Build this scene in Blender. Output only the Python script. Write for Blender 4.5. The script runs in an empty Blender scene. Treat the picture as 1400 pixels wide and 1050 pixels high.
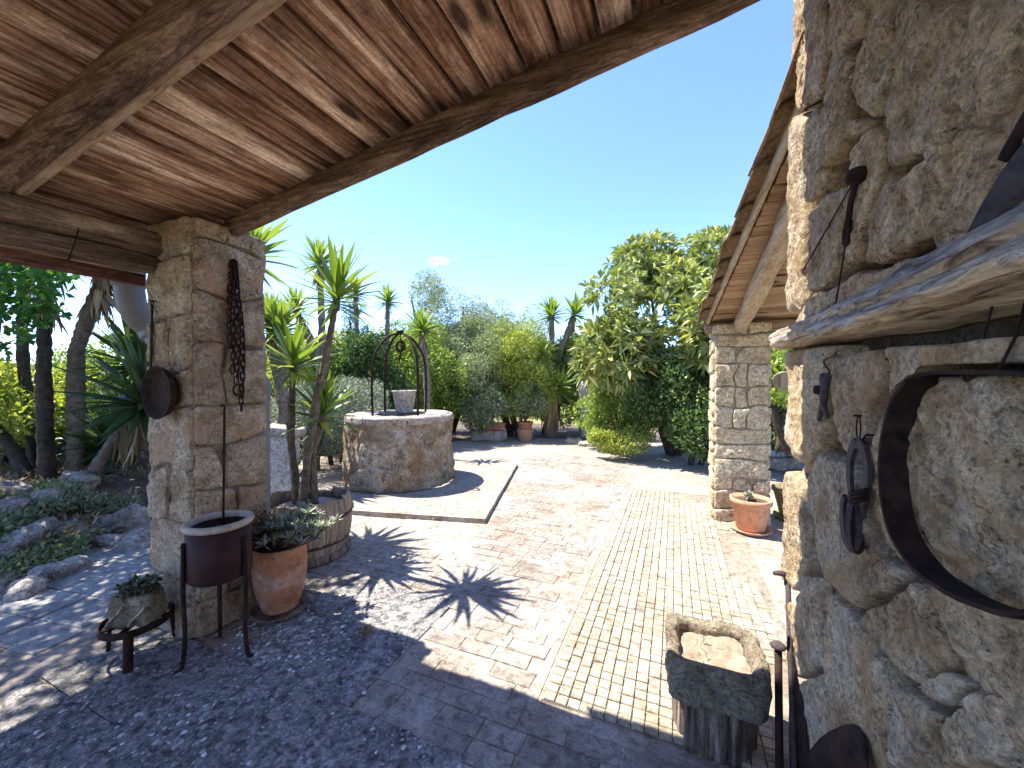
import bpy, math, random
import numpy as np
from mathutils import Matrix, Vector, noise as mn

random.seed(7); np.random.seed(7)
scene = bpy.context.scene
col = scene.collection
RAD = math.radians

# ------------------------------------------------------------------ camera
# world: X to the right (towards the rubble wall), Y into the courtyard, Z up; metres
EYE = 1.5; FPX = 535.0; YAW = RAD(22.6); PITCH = RAD(0.75)
cam_d = bpy.data.cameras.new('camera'); cam = bpy.data.objects.new('camera', cam_d); col.objects.link(cam)
cam.location = (0, 0, EYE); cam.rotation_euler = (math.pi/2 - PITCH, 0, YAW)
cam_d.sensor_width = 36; cam_d.lens = 36*FPX/1400; cam_d.clip_start = 0.02; cam_d.clip_end = 5000
scene.camera = cam

# ------------------------------------------------------------------ sky, sun, exposure
SUN_EL = 62.0; SUN_H = Vector((1, 0.035, 0)).normalized()      # horizontal direction in which light travels
world = bpy.data.worlds.new('World'); scene.world = world; world.use_nodes = True
wn = world.node_tree; bg = wn.nodes['Background']
sky = wn.nodes.new('ShaderNodeTexSky'); sky.sky_type = 'NISHITA'; sky.sun_disc = False
sky.sun_elevation = RAD(SUN_EL); sky.sun_rotation = math.atan2(-SUN_H.x, -SUN_H.y)
sky.air_density = 0.75; sky.dust_density = 0.0; sky.ozone_density = 4.5; sky.altitude = 300
tn = wn.nodes.new('ShaderNodeMix'); tn.data_type = 'RGBA'; tn.blend_type = 'MULTIPLY'; tn.inputs[0].default_value = 1.0; tn.inputs[7].default_value = (0.93, 0.95, 1.16, 1)
wn.links.new(sky.outputs[0], tn.inputs[6]); wn.links.new(tn.outputs[2], bg.inputs[0]); bg.inputs[1].default_value = 0.125
sun_d = bpy.data.lights.new('sun', 'SUN'); sun_d.energy = 3.5; sun_d.angle = RAD(0.5); sun_d.color = (1, 0.95, 0.87)
sun = bpy.data.objects.new('sun', sun_d); col.objects.link(sun)
ld = Vector((SUN_H.x*math.cos(RAD(SUN_EL)), SUN_H.y*math.cos(RAD(SUN_EL)), -math.sin(RAD(SUN_EL))))
sun.rotation_euler = ld.to_track_quat('-Z', 'Y').to_euler(); sun.location = (-20, 0, 30)
scene.view_settings.view_transform = 'Standard'; scene.view_settings.look = 'None'
scene.view_settings.exposure = 2.05; scene.view_settings.gamma = 1.0; scene.view_settings.use_curve_mapping = False
scene.render.engine = 'CYCLES'
scene.cycles.max_bounces = 6; scene.cycles.diffuse_bounces = 4; scene.cycles.glossy_bounces = 2
scene.cycles.use_denoising = True

# ------------------------------------------------------------------ pixel -> place helpers
CR = Vector((math.cos(YAW), math.sin(YAW), 0)); CF0 = Vector((-math.sin(YAW), math.cos(YAW), 0))
CF = CF0*math.cos(PITCH) - Vector((0, 0, 1))*math.sin(PITCH); CU = CR.cross(CF)
CAM = Vector((0, 0, EYE))
def ray(px, py): return CF + CR*((px-700)/FPX) + CU*((525-py)/FPX)
def on_ground(px, py, z=0.0):
    d = ray(px, py); return CAM + d*((z-EYE)/d.z)
def on_x(px, py, x):
    d = ray(px, py); return CAM + d*(x/d.x)
def on_y(px, py, y):
    d = ray(px, py); return CAM + d*(y/d.y)
def at(px, py, dist): return CAM + ray(px, py)*dist

# ------------------------------------------------------------------ scene graph helpers
def wmat(o):
    m = o.matrix_basis.copy()
    if o.parent: m = wmat(o.parent) @ o.matrix_parent_inverse @ m
    return m
def tag(o, label, cat, group=None):
    o['label'] = label; o['category'] = cat
    if group: o['group'] = group
    return o
def thing(name, label, cat, loc=(0, 0, 0), group=None):
    o = bpy.data.objects.new(name, None); o.empty_display_size = 0.1
    o.location = loc; col.objects.link(o); return tag(o, label, cat, group)
def adopt(o, parent):
    if parent is not None:
        o.parent = parent; o.matrix_parent_inverse = wmat(parent).inverted()
def link(name, me, parent=None, M=None, loc=None):
    o = bpy.data.objects.new(name, me); col.objects.link(o)
    if M is not None: o.matrix_basis = M
    if loc is not None: o.location = loc
    adopt(o, parent); return o
def kind(o, k): o['kind'] = k; return o

def np_mesh(name, V, F, mat=None, smooth=False, rnd=None):
    """V (n,3) array; F list of tuples or (m,k) array"""
    me = bpy.data.meshes.new(name)
    if isinstance(F, np.ndarray):
        V = np.asarray(V, dtype=np.float32); m, k = F.shape
        me.vertices.add(len(V)); me.vertices.foreach_set('co', V.ravel())
        me.loops.add(m*k); me.loops.foreach_set('vertex_index', F.astype(np.int32).ravel())
        me.polygons.add(m); me.polygons.foreach_set('loop_start', np.arange(0, m*k, k, dtype=np.int32))
        me.update(calc_edges=True); me.validate()
    else:
        me.from_pydata([tuple(v) for v in V], [], F); me.update()
    if smooth: me.polygons.foreach_set('use_smooth', np.ones(len(me.polygons), dtype=bool))
    if rnd is not None and len(rnd) == len(me.polygons):
        a = me.attributes.new('rnd', 'FLOAT', 'FACE'); a.data.foreach_set('value', np.asarray(rnd, dtype=np.float32))
    if mat: me.materials.append(mat)
    return me

class G:
    """geometry collector"""
    def __init__(s): s.V = []; s.F = []
    def add(s, V, F):
        n = len(s.V); s.V += [tuple(v) for v in V]; s.F += [tuple(i+n for i in f) for f in F]; return s
    def box(s, lo, hi, M=None, bev=0.0):
        c = [(lo[i]+hi[i])/2 for i in range(3)]; h = [(hi[i]-lo[i])/2 for i in range(3)]
        vs = [Vector((c[0]+sx*h[0], c[1]+sy*h[1], c[2]+sz*h[2])) for sx in (-1, 1) for sy in (-1, 1) for sz in (-1, 1)]
        if M: vs = [M @ v for v in vs]
        return s.add(vs, [(0, 1, 3, 2), (4, 6, 7, 5), (0, 4, 5, 1), (2, 3, 7, 6), (0, 2, 6, 4), (1, 5, 7, 3)])
    def tube(s, pts, r, n=8, cap=True, flat=None, jit=0.0):
        pts = [Vector(p) for p in pts]; m = len(pts)
        rs = r if hasattr(r, '__len__') else [r]*m
        up = None; V = []
        for i, p in enumerate(pts):
            t = (pts[min(i+1, m-1)] - pts[max(i-1, 0)]).normalized()
            if up is None:
                up = Vector((0, 0, 1)) if abs(t.z) < 0.9 else Vector((0, 1, 0))
            a = t.cross(up)
            if a.length < 1e-5: a = t.cross(Vector((1, 0, 0)))
            a.normalize(); b = a.cross(t).normalized(); up = b
            for k in range(n):
                th = 2*math.pi*k/n
                rr = rs[i]*(1 + (jit*mn.noise(p*3 + Vector((math.cos(th), math.sin(th), 0))*1.7) if jit else 0))
                fa, fb = flat if flat else (1, 1)
                V.append(p + a*(rr*fa*math.cos(th)) + b*(rr*fb*math.sin(th)))
        F = [(i*n+k, i*n+(k+1) % n, (i+1)*n+(k+1) % n, (i+1)*n+k) for i in range(m-1) for k in range(n)]
        if cap: F += [tuple(range(n-1, -1, -1)), tuple((m-1)*n+k for k in range(n))]
        return s.add(V, F)
    def lathe(s, prof, c=(0, 0, 0), n=28, close=False, wob=0.0):
        c = Vector(c); V = []
        for (r, z) in prof:
            for k in range(n):
                th = 2*math.pi*k/n
                rr = r*(1 + wob*mn.noise(Vector((math.cos(th)*1.5, math.sin(th)*1.5, z*4))))
                V.append((c.x+rr*math.cos(th), c.y+rr*math.sin(th), c.z+z))
        m = len(prof)
        F = [(i*n+k, i*n+(k+1) % n, (i+1)*n+(k+1) % n, (i+1)*n+k) for i in range(m-1) for k in range(n)]
        if prof[0][0] > 1e-4: F.append(tuple(range(n-1, -1, -1)))
        if prof[-1][0] > 1e-4: F.append(tuple((m-1)*n+k for k in range(n)))
        return s.add(V, F)
    def mesh(s, name, mat, smooth=False): return np_mesh(name, s.V, s.F, mat, smooth)
    def build(s, name, mat, parent=None, smooth=False): return link(name, s.mesh(name, mat, smooth), parent)

def smooth_path(ctrl, n=10):
    """Catmull-Rom through control points"""
    P = [Vector(c) for c in ctrl]; P = [P[0]*2-P[1]] + P + [P[-1]*2-P[-2]]; out = []
    for i in range(1, len(P)-2):
        for k in range(n):
            t = k/n; a, b, c, d = P[i-1], P[i], P[i+1], P[i+2]
            out.append(0.5*((2*b) + (c-a)*t + (2*a-5*b+4*c-d)*t*t + (3*b-a-3*c+d)*t*t*t))
    out.append(P[-2]); return out

# ------------------------------------------------------------------ materials
class N:
    def __init__(s, name):
        s.m = bpy.data.materials.new(name); s.m.use_nodes = True; s.t = s.m.node_tree
        s.b = s.t.nodes['Principled BSDF']; s.out = s.t.nodes['Material Output']
        s.b.inputs['Roughness'].default_value = 0.9
        if 'Specular IOR Level' in s.b.inputs: s.b.inputs['Specular IOR Level'].default_value = 0.25
    def n(s, t, **k):
        o = s.t.nodes.new(t)
        for a, v in k.items(): setattr(o, a, v)
        return o
    def L(s, a, b): s.t.links.new(a, b)
    def coord(s, kind='Object', scale=(1, 1, 1), rand=0.0):
        if kind == 'World': v = s.n('ShaderNodeNewGeometry').outputs['Position']
        else: v = s.n('ShaderNodeTexCoord').outputs[kind]
        if rand:
            oi = s.n('ShaderNodeObjectInfo'); mu = s.n('ShaderNodeVectorMath', operation='SCALE')
            mu.inputs[0].default_value = (37.0, 53.0, 71.0); s.L(oi.outputs['Random'], mu.inputs['Scale'])
            ad = s.n('ShaderNodeVectorMath', operation='ADD'); s.L(v, ad.inputs[0]); s.L(mu.outputs[0], ad.inputs[1]); v = ad.outputs[0]
        mp = s.n('ShaderNodeMapping'); mp.inputs['Scale'].default_value = scale; s.L(v, mp.inputs[0]); return mp.outputs[0]
    def noise(s, v, scale, detail=6, rough=0.6, dist=0.0):
        o = s.n('ShaderNodeTexNoise'); s.L(v, o.inputs['Vector']); o.inputs['Scale'].default_value = scale
        o.inputs['Detail'].default_value = detail; o.inputs['Roughness'].default_value = rough; o.inputs['Distortion'].default_value = dist
        return o.outputs['Fac']
    def voro(s, v, scale, feature='F1', rnd=1.0, out='Distance'):
        o = s.n('ShaderNodeTexVoronoi', feature=feature); s.L(v, o.inputs['Vector']); o.inputs['Scale'].default_value = scale
        o.inputs['Randomness'].default_value = rnd; return o.outputs[out]
    def ramp(s, f, stops, interp='LINEAR'):
        o = s.n('ShaderNodeValToRGB'); o.color_ramp.interpolation = interp; e = o.color_ramp.elements
        while len(e) < len(stops): e.new(0.5)
        for i, (p, c) in enumerate(stops):
            e[i].position = p; e[i].color = (c[0], c[1], c[2], 1) if hasattr(c, '__len__') else (c, c, c, 1)
        s.L(f, o.inputs[0]); return o.outputs[0]
    def mix(s, f, a, b, mode='MIX'):
        o = s.n('ShaderNodeMix', data_type='RGBA', blend_type=mode)
        for sock, v in ((o.inputs[0], f), (o.inputs[6], a), (o.inputs[7], b)):
            if hasattr(v, 'is_output'): s.L(v, sock)
            elif hasattr(v, '__len__'): sock.default_value = (v[0], v[1], v[2], 1)
            else: sock.default_value = v
        return o.outputs[2]
    def math(s, op, a, b=0.0):
        o = s.n('ShaderNodeMath', operation=op)
        for sock, v in ((o.inputs[0], a), (o.inputs[1], b)):
            if hasattr(v, 'is_output'): s.L(v, sock)
            else: sock.default_value = v
        return o.outputs[0]
    def rand(s): return s.n('ShaderNodeObjectInfo').outputs['Random']
    def attr(s, name='rnd'):
        o = s.n('ShaderNodeAttribute'); o.attribute_name = name; return o.outputs['Fac']
    def color(s, c): s.L(c, s.b.inputs['Base Color'])
    def bump(s, *hs):
        nrm = None
        for h, dist in hs:
            o = s.n('ShaderNodeBump'); o.inputs['Strength'].default_value = 1.0; o.inputs['Distance'].default_value = dist
            s.L(h, o.inputs['Height'])
            if nrm: s.L(nrm, o.inputs['Normal'])
            nrm = o.outputs[0]
        s.L(nrm, s.b.inputs['Normal'])

def rock(name, c_dark, c_mid, c_light, scale=5.0, pit=45.0, bump=0.012, lichen=None, tint=0.35, pits=0.6, warm=None, rnd=0.0, cracks=0.4):
    m = N(name); v = m.coord('World', rand=rnd); a = m.noise(v, scale, 8, 0.65, 0.6)
    c = m.ramp(a, [(0.28, c_dark), (0.5, c_mid), (0.72, c_light)])
    f = m.noise(v, scale*11, 4, 0.7)
    c = m.mix(0.8, c, m.ramp(f, [(0.34, 0.30), (0.46, 0.85), (0.66, 1.25)]), 'MULTIPLY')
    f3 = m.noise(v, scale*5, 6, 0.72, 0.3); c = m.mix(0.75, c, m.ramp(f3, [(0.34, (0.34, 0.29, 0.24)), (0.47, (0.95, 0.93, 0.90)), (0.62, (1.2, 1.2, 1.2))]), 'MULTIPLY')
    f2 = m.noise(v, scale*34, 3, 0.7); c = m.mix(0.6, c, m.ramp(f2, [(0.35, 0.45), (0.55, 1.0)]), 'MULTIPLY')
    if warm:
        w = m.noise(v, scale*0.55, 3, 0.5, 1.0); c = m.mix(m.ramp(w, [(0.5, 0.0), (0.68, 0.8)]), c, warm)
    p = m.voro(v, pit); pm = m.ramp(p, [(0.06, 0.0), (0.22, 1.0)])
    sel = m.ramp(m.noise(v, scale*1.7, 3, 0.6), [(0.45, 0.0), (0.6, 1.0)])
    pm2 = m.math('MAXIMUM', pm, m.math('SUBTRACT', 1.0, sel))
    c = m.mix(pits, c, m.ramp(pm2, [(0, (0.12, 0.10, 0.08)), (1, 1.0)]), 'MULTIPLY')
    if lichen:
        l = m.noise(v, scale*2.6, 6, 0.75); c = m.mix(m.ramp(l, [(0.56, 0.0), (0.66, 0.75)]), c, lichen)
    ck = m.math('ABSOLUTE', m.math('SUBTRACT', m.noise(v, scale*0.9, 4, 0.55, 0.2), 0.5)); ckm = m.math('MAXIMUM', m.ramp(ck, [(0.0, 0.0), (0.010, 1.0)]), m.ramp(m.noise(v, scale*0.6, 2, 0.5), [(0.5, 1.0), (0.58, 0.0)]))
    c = m.mix(cracks, c, m.ramp(ckm, [(0, (0.10, 0.08, 0.06)), (1, 1.0)]), 'MULTIPLY')
    st = m.noise(v, scale*0.8, 7, 0.7, 0.3); c = m.mix(0.6, c, m.ramp(st, [(0.36, (0.50, 0.43, 0.35)), (0.52, 1.0)]), 'MULTIPLY')
    r = m.rand(); c = m.mix(tint, c, m.ramp(r, [(0.0, (0.78, 0.76, 0.74)), (0.35, (1.0, 0.84, 0.64)), (0.7, (1.05, 1.0, 0.92)), (1.0, (1.12, 1.10, 1.06))]), 'MULTIPLY')
    m.color(c); m.bump((m.noise(v, scale*2.2, 10, 0.68), bump*2), (f, bump*0.9), (f2, bump*0.3), (f3, bump*1.2), (pm2, bump*0.5), (ckm, bump*0.35*(cracks > 0))); return m.m

def plain(name, c1, c2, scale=8.0, rough=0.85, bump=0.003, metallic=0.0, detail=6, coordk='World', rnd=0.0, spec=0.25):
    m = N(name); v = m.coord(coordk, rand=rnd); a = m.noise(v, scale, detail, 0.65, 0.4)
    m.color(m.ramp(a, [(0.3, c1), (0.7, c2)])); m.b.inputs['Roughness'].default_value = rough; m.b.inputs['Metallic'].default_value = metallic
    m.b.inputs['Specular IOR Level'].default_value = spec
    m.bump((m.noise(v, scale*5, 6, 0.7), bump)); return m.m

def clay(name, c1, c2, bloom):
    m = N(name); v = m.coord('World'); c = m.ramp(m.noise(v, 6, 6, .65, .4), [(.3, c1), (.7, c2)])
    w = m.noise(v, 9, 7, .75, .6); c = m.mix(m.ramp(w, [(.5, 0.0), (.68, bloom)]), c, (.58, .50, .42))
    d = m.noise(v, 22, 5, .7); c = m.mix(.6, c, m.ramp(d, [(.36, .45), (.5, 1.0)]), 'MULTIPLY')
    m.color(c); m.bump((d, .003)); return m.m
def wood(name, axis, dark, mid, light, fine=60.0, along=2.2, bump=0.004, knots=True, tint=0.6, blotch=False):
    """old timber, grain along the given axis"""
    m = N(name); sc = [fine]*3; sc[axis] = along
    v = m.coord('World', rand=1.0); vm = m.n('ShaderNodeMapping'); vm.inputs['Scale'].default_value = sc; m.L(v, vm.inputs[0]); g = vm.outputs[0]
    a = m.noise(g, 1.0, 6, 0.7, 1.2); s2 = [8.0]*3; s2[axis] = 0.9
    vb = m.n('ShaderNodeMapping'); vb.inputs['Scale'].default_value = s2; m.L(v, vb.inputs[0]); b = m.noise(vb.outputs[0], 1.0, 4, 0.6, 0.8)
    c = m.ramp(m.math('ADD', m.math('MULTIPLY', a, 0.6), m.math('MULTIPLY', b, 0.4)), [(0.38, dark), (0.49, mid), (0.62, light)])
    c = m.mix(tint, c, m.ramp(m.rand(), [(0, (0.5, 0.42, 0.38)), (0.5, (0.85, 0.78, 0.74)), (1, 1.0)]), 'MULTIPLY')
    h = a
    if blotch:
        s3 = [11.0]*3; s3[axis] = 3.2; v3 = m.n('ShaderNodeMapping'); v3.inputs['Scale'].default_value = s3; m.L(v, v3.inputs[0])
        bl = m.noise(v3.outputs[0], 1.0, 7, 0.72, 0.4); c = m.mix(float(blotch)*0.85, c, m.ramp(bl, [(0.36, (0.32, 0.25, 0.22)), (0.50, (0.85, 0.82, 0.80)), (0.64, (1.35, 1.35, 1.35))]), 'MULTIPLY')
        sp = m.noise(v, 60, 4, 0.8); c = m.mix(0.6*float(blotch), c, m.ramp(sp, [(0.36, 0.4), (0.52, 1.0)]), 'MULTIPLY')
    if knots:
        sk = [4.2]*3; sk[axis] = 1.5
        vk = m.n('ShaderNodeMapping'); vk.inputs['Scale'].default_value = sk; m.L(v, vk.inputs[0])
        k = m.voro(vk.outputs[0], 1.0); km = m.ramp(k, [(0.07, 1.0), (0.15, 0.0)]); c = m.mix(m.math('MULTIPLY', km, 0.9), c, (0.02, 0.012, 0.008))
    m.color(c); m.bump((h, bump), (b, bump*1.5)); return m.m

def leafmat(name, c1, c2, c3, trans=0.35, rough=0.5, use_obj=False):
    m = N(name); f = m.rand() if use_obj else m.attr('rnd')
    c = m.ramp(f, [(0.0, c1), (0.55, c2), (1.0, c3)]); m.color(c); m.b.inputs['Roughness'].default_value = rough
    m.b.inputs['Specular IOR Level'].default_value = 0.4
    t = m.n('ShaderNodeBsdfTranslucent'); m.L(m.mix(1.0, c, (1.0, 1.0, 0.45), 'MULTIPLY'), t.inputs[0])
    mx = m.n('ShaderNodeMixShader'); mx.inputs[0].default_value = trans
    m.L(m.b.outputs[0], mx.inputs[1]); m.L(t.outputs[0], mx.inputs[2]); m.L(mx.outputs[0], m.out.inputs[0]); return m.m

def paving(name, c_dark, c_mid, c_light, rnd_src, fleck=0.0, fleck_scale=60.0, warm=(0.36, 0.25, 0.16), tint=0.5, coarse=False):
    m = N(name); v = m.coord('World'); a = m.noise(v, 3.2, 9, 0.7, 0.5)
    c = m.ramp(a, [(0.3, c_dark), (0.5, c_mid), (0.68, c_light)])
    w = m.noise(v, 0.7, 4, 0.6, 0.6); c = m.mix(m.ramp(w, [(0.46, 0.0), (0.7, 0.75)]), c, warm)
    f = m.noise(v, 70, 5, 0.75); c = m.mix(0.75, c, m.ramp(f, [(0.32, 0.35), (0.55, 0.9), (0.7, 1.0)]), 'MULTIPLY')
    g = m.noise(v, 17, 6, 0.7, 0.3); c = m.mix(0.8, c, m.ramp(g, [(0.36, 0.42), (0.53, 1.0)]), 'MULTIPLY')
    if coarse:
        g2 = m.noise(v, 34, 5, 0.75, 0.5); c = m.mix(0.9, c, m.ramp(g2, [(0.36, 0.22), (0.50, 0.75), (0.62, 1.25)]), 'MULTIPLY')
    r = m.rand() if rnd_src == 'obj' else m.attr('rnd')
    c = m.mix(tint, c, m.ramp(r, [(0, (0.55, 0.52, 0.49)), (0.4, (0.84, 0.81, 0.78)), (1, (1.0, 1.0, 1.0))]), 'MULTIPLY')
    hs = [(g, 0.006), (f, 0.004)]
    if coarse: hs.append((g2, 0.012))
    if fleck:
        k = m.voro(v, fleck_scale); km = m.ramp(m.math('ADD', k, m.math('MULTIPLY', m.noise(v, 90, 2, 0.5), 0.25)), [(0.26, 1.0), (0.42, 0.0)])
        km = m.math('MULTIPLY', km, m.ramp(m.noise(v, 9, 4, 0.7), [(0.42, 0.0), (0.58, 1.0)]))
        c = m.mix(m.math('MULTIPLY', km, fleck), c, (0.66, 0.63, 0.58)); hs.append((km, 0.008))
    m.color(c); m.bump(*hs); return m.m

M_wall = rock('limestone_rubble', (0.50, 0.33, 0.18), (0.92, 0.72, 0.47), (1.0, 0.93, 0.76), 6.5, 60, 0.018, lichen=(0.42, 0.38, 0.32), warm=(0.66, 0.44, 0.22), tint=0.5, pits=0.8)
M_mortar = rock('old_mortar', (0.09, 0.066, 0.046), (0.20, 0.155, 0.11), (0.36, 0.29, 0.215), 9, 50, 0.02, tint=0.0)
M_pillarmortar = rock('pillar_mortar', (0.26, 0.19, 0.12), (0.48, 0.385, 0.27), (0.66, 0.57, 0.44), 10, 45, 0.02, tint=0.0)
M_pillar = rock('pillar_stone', (0.48, 0.36, 0.23), (0.76, 0.63, 0.46), (0.92, 0.82, 0.66), 7, 60, 0.016, lichen=(0.40, 0.32, 0.23), warm=(0.62, 0.40, 0.26), tint=0.5)
M_sand = rock('sandstone', (0.52, 0.41, 0.24), (0.76, 0.64, 0.43), (0.88, 0.79, 0.58), 6, 55, 0.010, lichen=(0.34, 0.26, 0.14), tint=0.45)
M_sandmortar = rock('sand_mortar', (0.38, 0.29, 0.17), (0.52, 0.42, 0.27), (0.62, 0.53, 0.38), 9, 50, 0.012, tint=0.0)
M_well = rock('well_stone', (0.26, 0.18, 0.10), (0.66, 0.54, 0.38), (0.88, 0.80, 0.67), 3.4, 30, 0.03, lichen=(0.14, 0.10, 0.06), warm=(0.38, 0.24, 0.11), tint=0.0)
M_rim = rock('rim_stone', (0.38, 0.32, 0.26), (0.50, 0.44, 0.38), (0.60, 0.55, 0.49), 5, 40, 0.006, tint=0.2)
M_slab = paving('well_platform', (0.28, 0.235, 0.19), (0.42, 0.365, 0.30), (0.54, 0.485, 0.415), 'obj', tint=0.0, warm=(0.44, 0.335, 0.235))
M_trough = rock('trough_stone', (0.20, 0.165, 0.12), (0.46, 0.385, 0.27), (0.70, 0.62, 0.44), 7, 55, 0.016, lichen=(0.38, 0.29, 0.06), tint=0.0)
M_rocks = rock('garden_rock', (0.34, 0.31, 0.27), (0.58, 0.54, 0.48), (0.76, 0.72, 0.66), 5, 40, 0.012, tint=0.4)
M_plank = wood('roof_boards', 1, (0.12, 0.052, 0.032), (0.50, 0.295, 0.19), (1.0, 0.82, 0.64), fine=34, along=1.8, bump=0.007, tint=0.75, blotch=True)
M_beamx = wood('rafter_timber', 0, (0.06, 0.036, 0.026), (0.20, 0.13, 0.09), (0.42, 0.30, 0.21), bump=0.012, knots=False, tint=0.2, blotch=True)
M_beamlight = wood('batten_timber', 0, (0.22, 0.14, 0.085), (0.42, 0.30, 0.20), (0.58, 0.45, 0.32), knots=False, tint=0.2)
M_beamy = wood('eave_timber', 1, (0.08, 0.050, 0.036), (0.23, 0.155, 0.108), (0.44, 0.33, 0.235), bump=0.009, tint=0.2, blotch=True)
M_red = wood('red_board', 1, (0.09, 0.04, 0.03), (0.22, 0.105, 0.075), (0.36, 0.21, 0.15), tint=0.2, blotch=True)
M_farx = wood('far_boards', 0, (0.16, 0.09, 0.05), (0.36, 0.24, 0.15), (0.52, 0.40, 0.28), tint=0.5)
M_fary = wood('far_rafters', 1, (0.22, 0.15, 0.09), (0.40, 0.31, 0.21), (0.55, 0.46, 0.34), knots=False, tint=0.2)
M_shelf = wood('driftwood', 1, (0.14, 0.095, 0.06), (0.60, 0.46, 0.30), (0.90, 0.75, 0.53), fine=34, along=6.0, bump=0.02, knots=False, tint=0.0, blotch=0.5)
M_shelfg = wood('grey_driftwood', 1, (0.12, 0.108, 0.098), (0.52, 0.485, 0.45), (0.84, 0.80, 0.75), fine=45, along=5.0, bump=0.03, knots=False, tint=0.0, blotch=0.5)
M_stump = wood('stump_wood', 2, (0.08, 0.055, 0.038), (0.24, 0.175, 0.125), (0.44, 0.35, 0.26), fine=45, bump=0.015, knots=False, tint=0.1, blotch=True)
M_stave = wood('barrel_staves', 2, (0.15, 0.10, 0.065), (0.34, 0.25, 0.17), (0.52, 0.43, 0.32), fine=45, knots=False, tint=0.45)
M_iron = plain('rusty_iron', (0.008, 0.006, 0.005), (0.05, 0.028, 0.02), 30, 0.8, 0.003, 0.0, spec=0.12)
M_shoe = plain('pitted_iron', (0.03, 0.024, 0.024), (0.11, 0.085, 0.08), 40, 0.75, 0.004, 0.2)
M_drum = plain('dark_red_iron', (0.018, 0.008, 0.007), (0.055, 0.02, 0.016), 10, 0.65, 0.002, 0.1)
M_drumrim = plain('worn_rim', (0.30, 0.24, 0.17), (0.55, 0.47, 0.36), 25, 0.8)
M_terra = clay('terracotta', (0.30, 0.115, 0.055), (0.50, 0.23, 0.12), .55)
M_terra2 = clay('pale_terracotta', (0.46, 0.22, 0.12), (0.58, 0.31, 0.18), .3)
M_mossy = plain('mossy_terracotta', (0.16, 0.16, 0.06), (0.36, 0.26, 0.14), 9, 0.85, 0.003)
M_tile = rock('roof_tile_clay', (0.20, 0.13, 0.08), (0.40, 0.29, 0.19), (0.52, 0.44, 0.33), 9, 60, 0.006, lichen=(0.30, 0.27, 0.20), tint=0.5, rnd=1.0)
M_soil = plain('soil', (0.05, 0.035, 0.024), (0.16, 0.115, 0.075), 30, 0.95, 0.012)
M_dirt = plain('pale_dry_soil', (0.30, 0.22, 0.15), (0.48, 0.38, 0.28), 28, 0.95, 0.010)
M_bark = rock('yucca_bark', (0.26, 0.20, 0.15), (0.50, 0.42, 0.32), (0.68, 0.60, 0.49), 16, 60, 0.02, tint=0.2)
M_barkd = rock('dark_bark', (0.08, 0.064, 0.052), (0.17, 0.14, 0.11), (0.28, 0.24, 0.19), 14, 50, 0.02, tint=0.2)
M_white = rock('limewashed_stone', (0.42, 0.38, 0.32), (0.58, 0.54, 0.48), (0.70, 0.67, 0.61), 4, 40, 0.006, tint=0.0)
M_pipe = plain('grey_pipe', (0.13, 0.13, 0.13), (0.20, 0.20, 0.20), 6, 0.5, 0.0005)
M_sandfloor = paving('dusty_ground', (0.36, 0.30, 0.23), (0.48, 0.41, 0.32), (0.56, 0.50, 0.42), 'obj', tint=0.0)
M_joint = paving('joint_mortar', (0.29, 0.245, 0.195), (0.44, 0.385, 0.32), (0.56, 0.505, 0.44), 'obj', tint=0.0)
M_mosjoint = paving('mosaic_joint', (0.26, 0.21, 0.15), (0.35, 0.295, 0.225), (0.43, 0.37, 0.295), 'obj', tint=0.0)
M_paver = paving('pavers', (0.29, 0.24, 0.19), (0.43, 0.375, 0.315), (0.56, 0.51, 0.45), 'obj', tint=0.5)
M_paver2 = paving('pavers_far', (0.29, 0.24, 0.19), (0.43, 0.375, 0.315), (0.56, 0.51, 0.45), 'attr', tint=0.5)
M_flag = paving('aggregate_slab', (0.17, 0.16, 0.15), (0.38, 0.36, 0.335), (0.56, 0.53, 0.49), 'obj', fleck=1.0, fleck_scale=34, tint=0.2, warm=(0.36, 0.32, 0.27), coarse=True)
M_flagl = paving('grey_slab', (0.30, 0.28, 0.26), (0.42, 0.40, 0.37), (0.52, 0.50, 0.46), 'obj', tint=0.35, warm=(0.38, 0.34, 0.29))
M_mos = paving('mosaic', (0.40, 0.325, 0.22), (0.54, 0.465, 0.345), (0.60, 0.535, 0.42), 'obj', tint=0.35, warm=(0.55, 0.42, 0.28))
M_mos2 = paving('mosaic_far', (0.40, 0.325, 0.22), (0.54, 0.465, 0.345), (0.60, 0.535, 0.42), 'attr', tint=0.35, warm=(0.55, 0.42, 0.28))
m_ = N('pebble'); m_.color(m_.ramp(m_.attr('rnd'), [(0, (.2, .19, .18)), (.5, (.42, .4, .37)), (1, (.72, .70, .66))])); M_pebble = m_.m
M_field = plain('dry_field', (0.16, 0.15, 0.05), (0.34, 0.33, 0.13), 0.8, 0.95, 0.02, detail=10)
M_bed = plain('bed_earth', (0.07, 0.052, 0.036), (0.20, 0.16, 0.115), 9, 0.95, 0.03, detail=10)
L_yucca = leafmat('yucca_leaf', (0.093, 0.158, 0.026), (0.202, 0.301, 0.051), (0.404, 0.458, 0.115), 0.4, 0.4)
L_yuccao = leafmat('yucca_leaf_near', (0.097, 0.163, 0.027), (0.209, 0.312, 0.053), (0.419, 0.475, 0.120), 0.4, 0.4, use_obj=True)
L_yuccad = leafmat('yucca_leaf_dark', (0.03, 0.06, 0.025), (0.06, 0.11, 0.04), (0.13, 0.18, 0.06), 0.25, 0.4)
L_dead = leafmat('dead_leaf', (0.16, 0.11, 0.06), (0.30, 0.22, 0.13), (0.45, 0.36, 0.24), 0.2, 0.8)
L_loquat = leafmat('loquat_leaf', (0.130, 0.169, 0.054), (0.300, 0.358, 0.107), (0.730, 0.713, 0.267), 0.3, 0.45)
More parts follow.
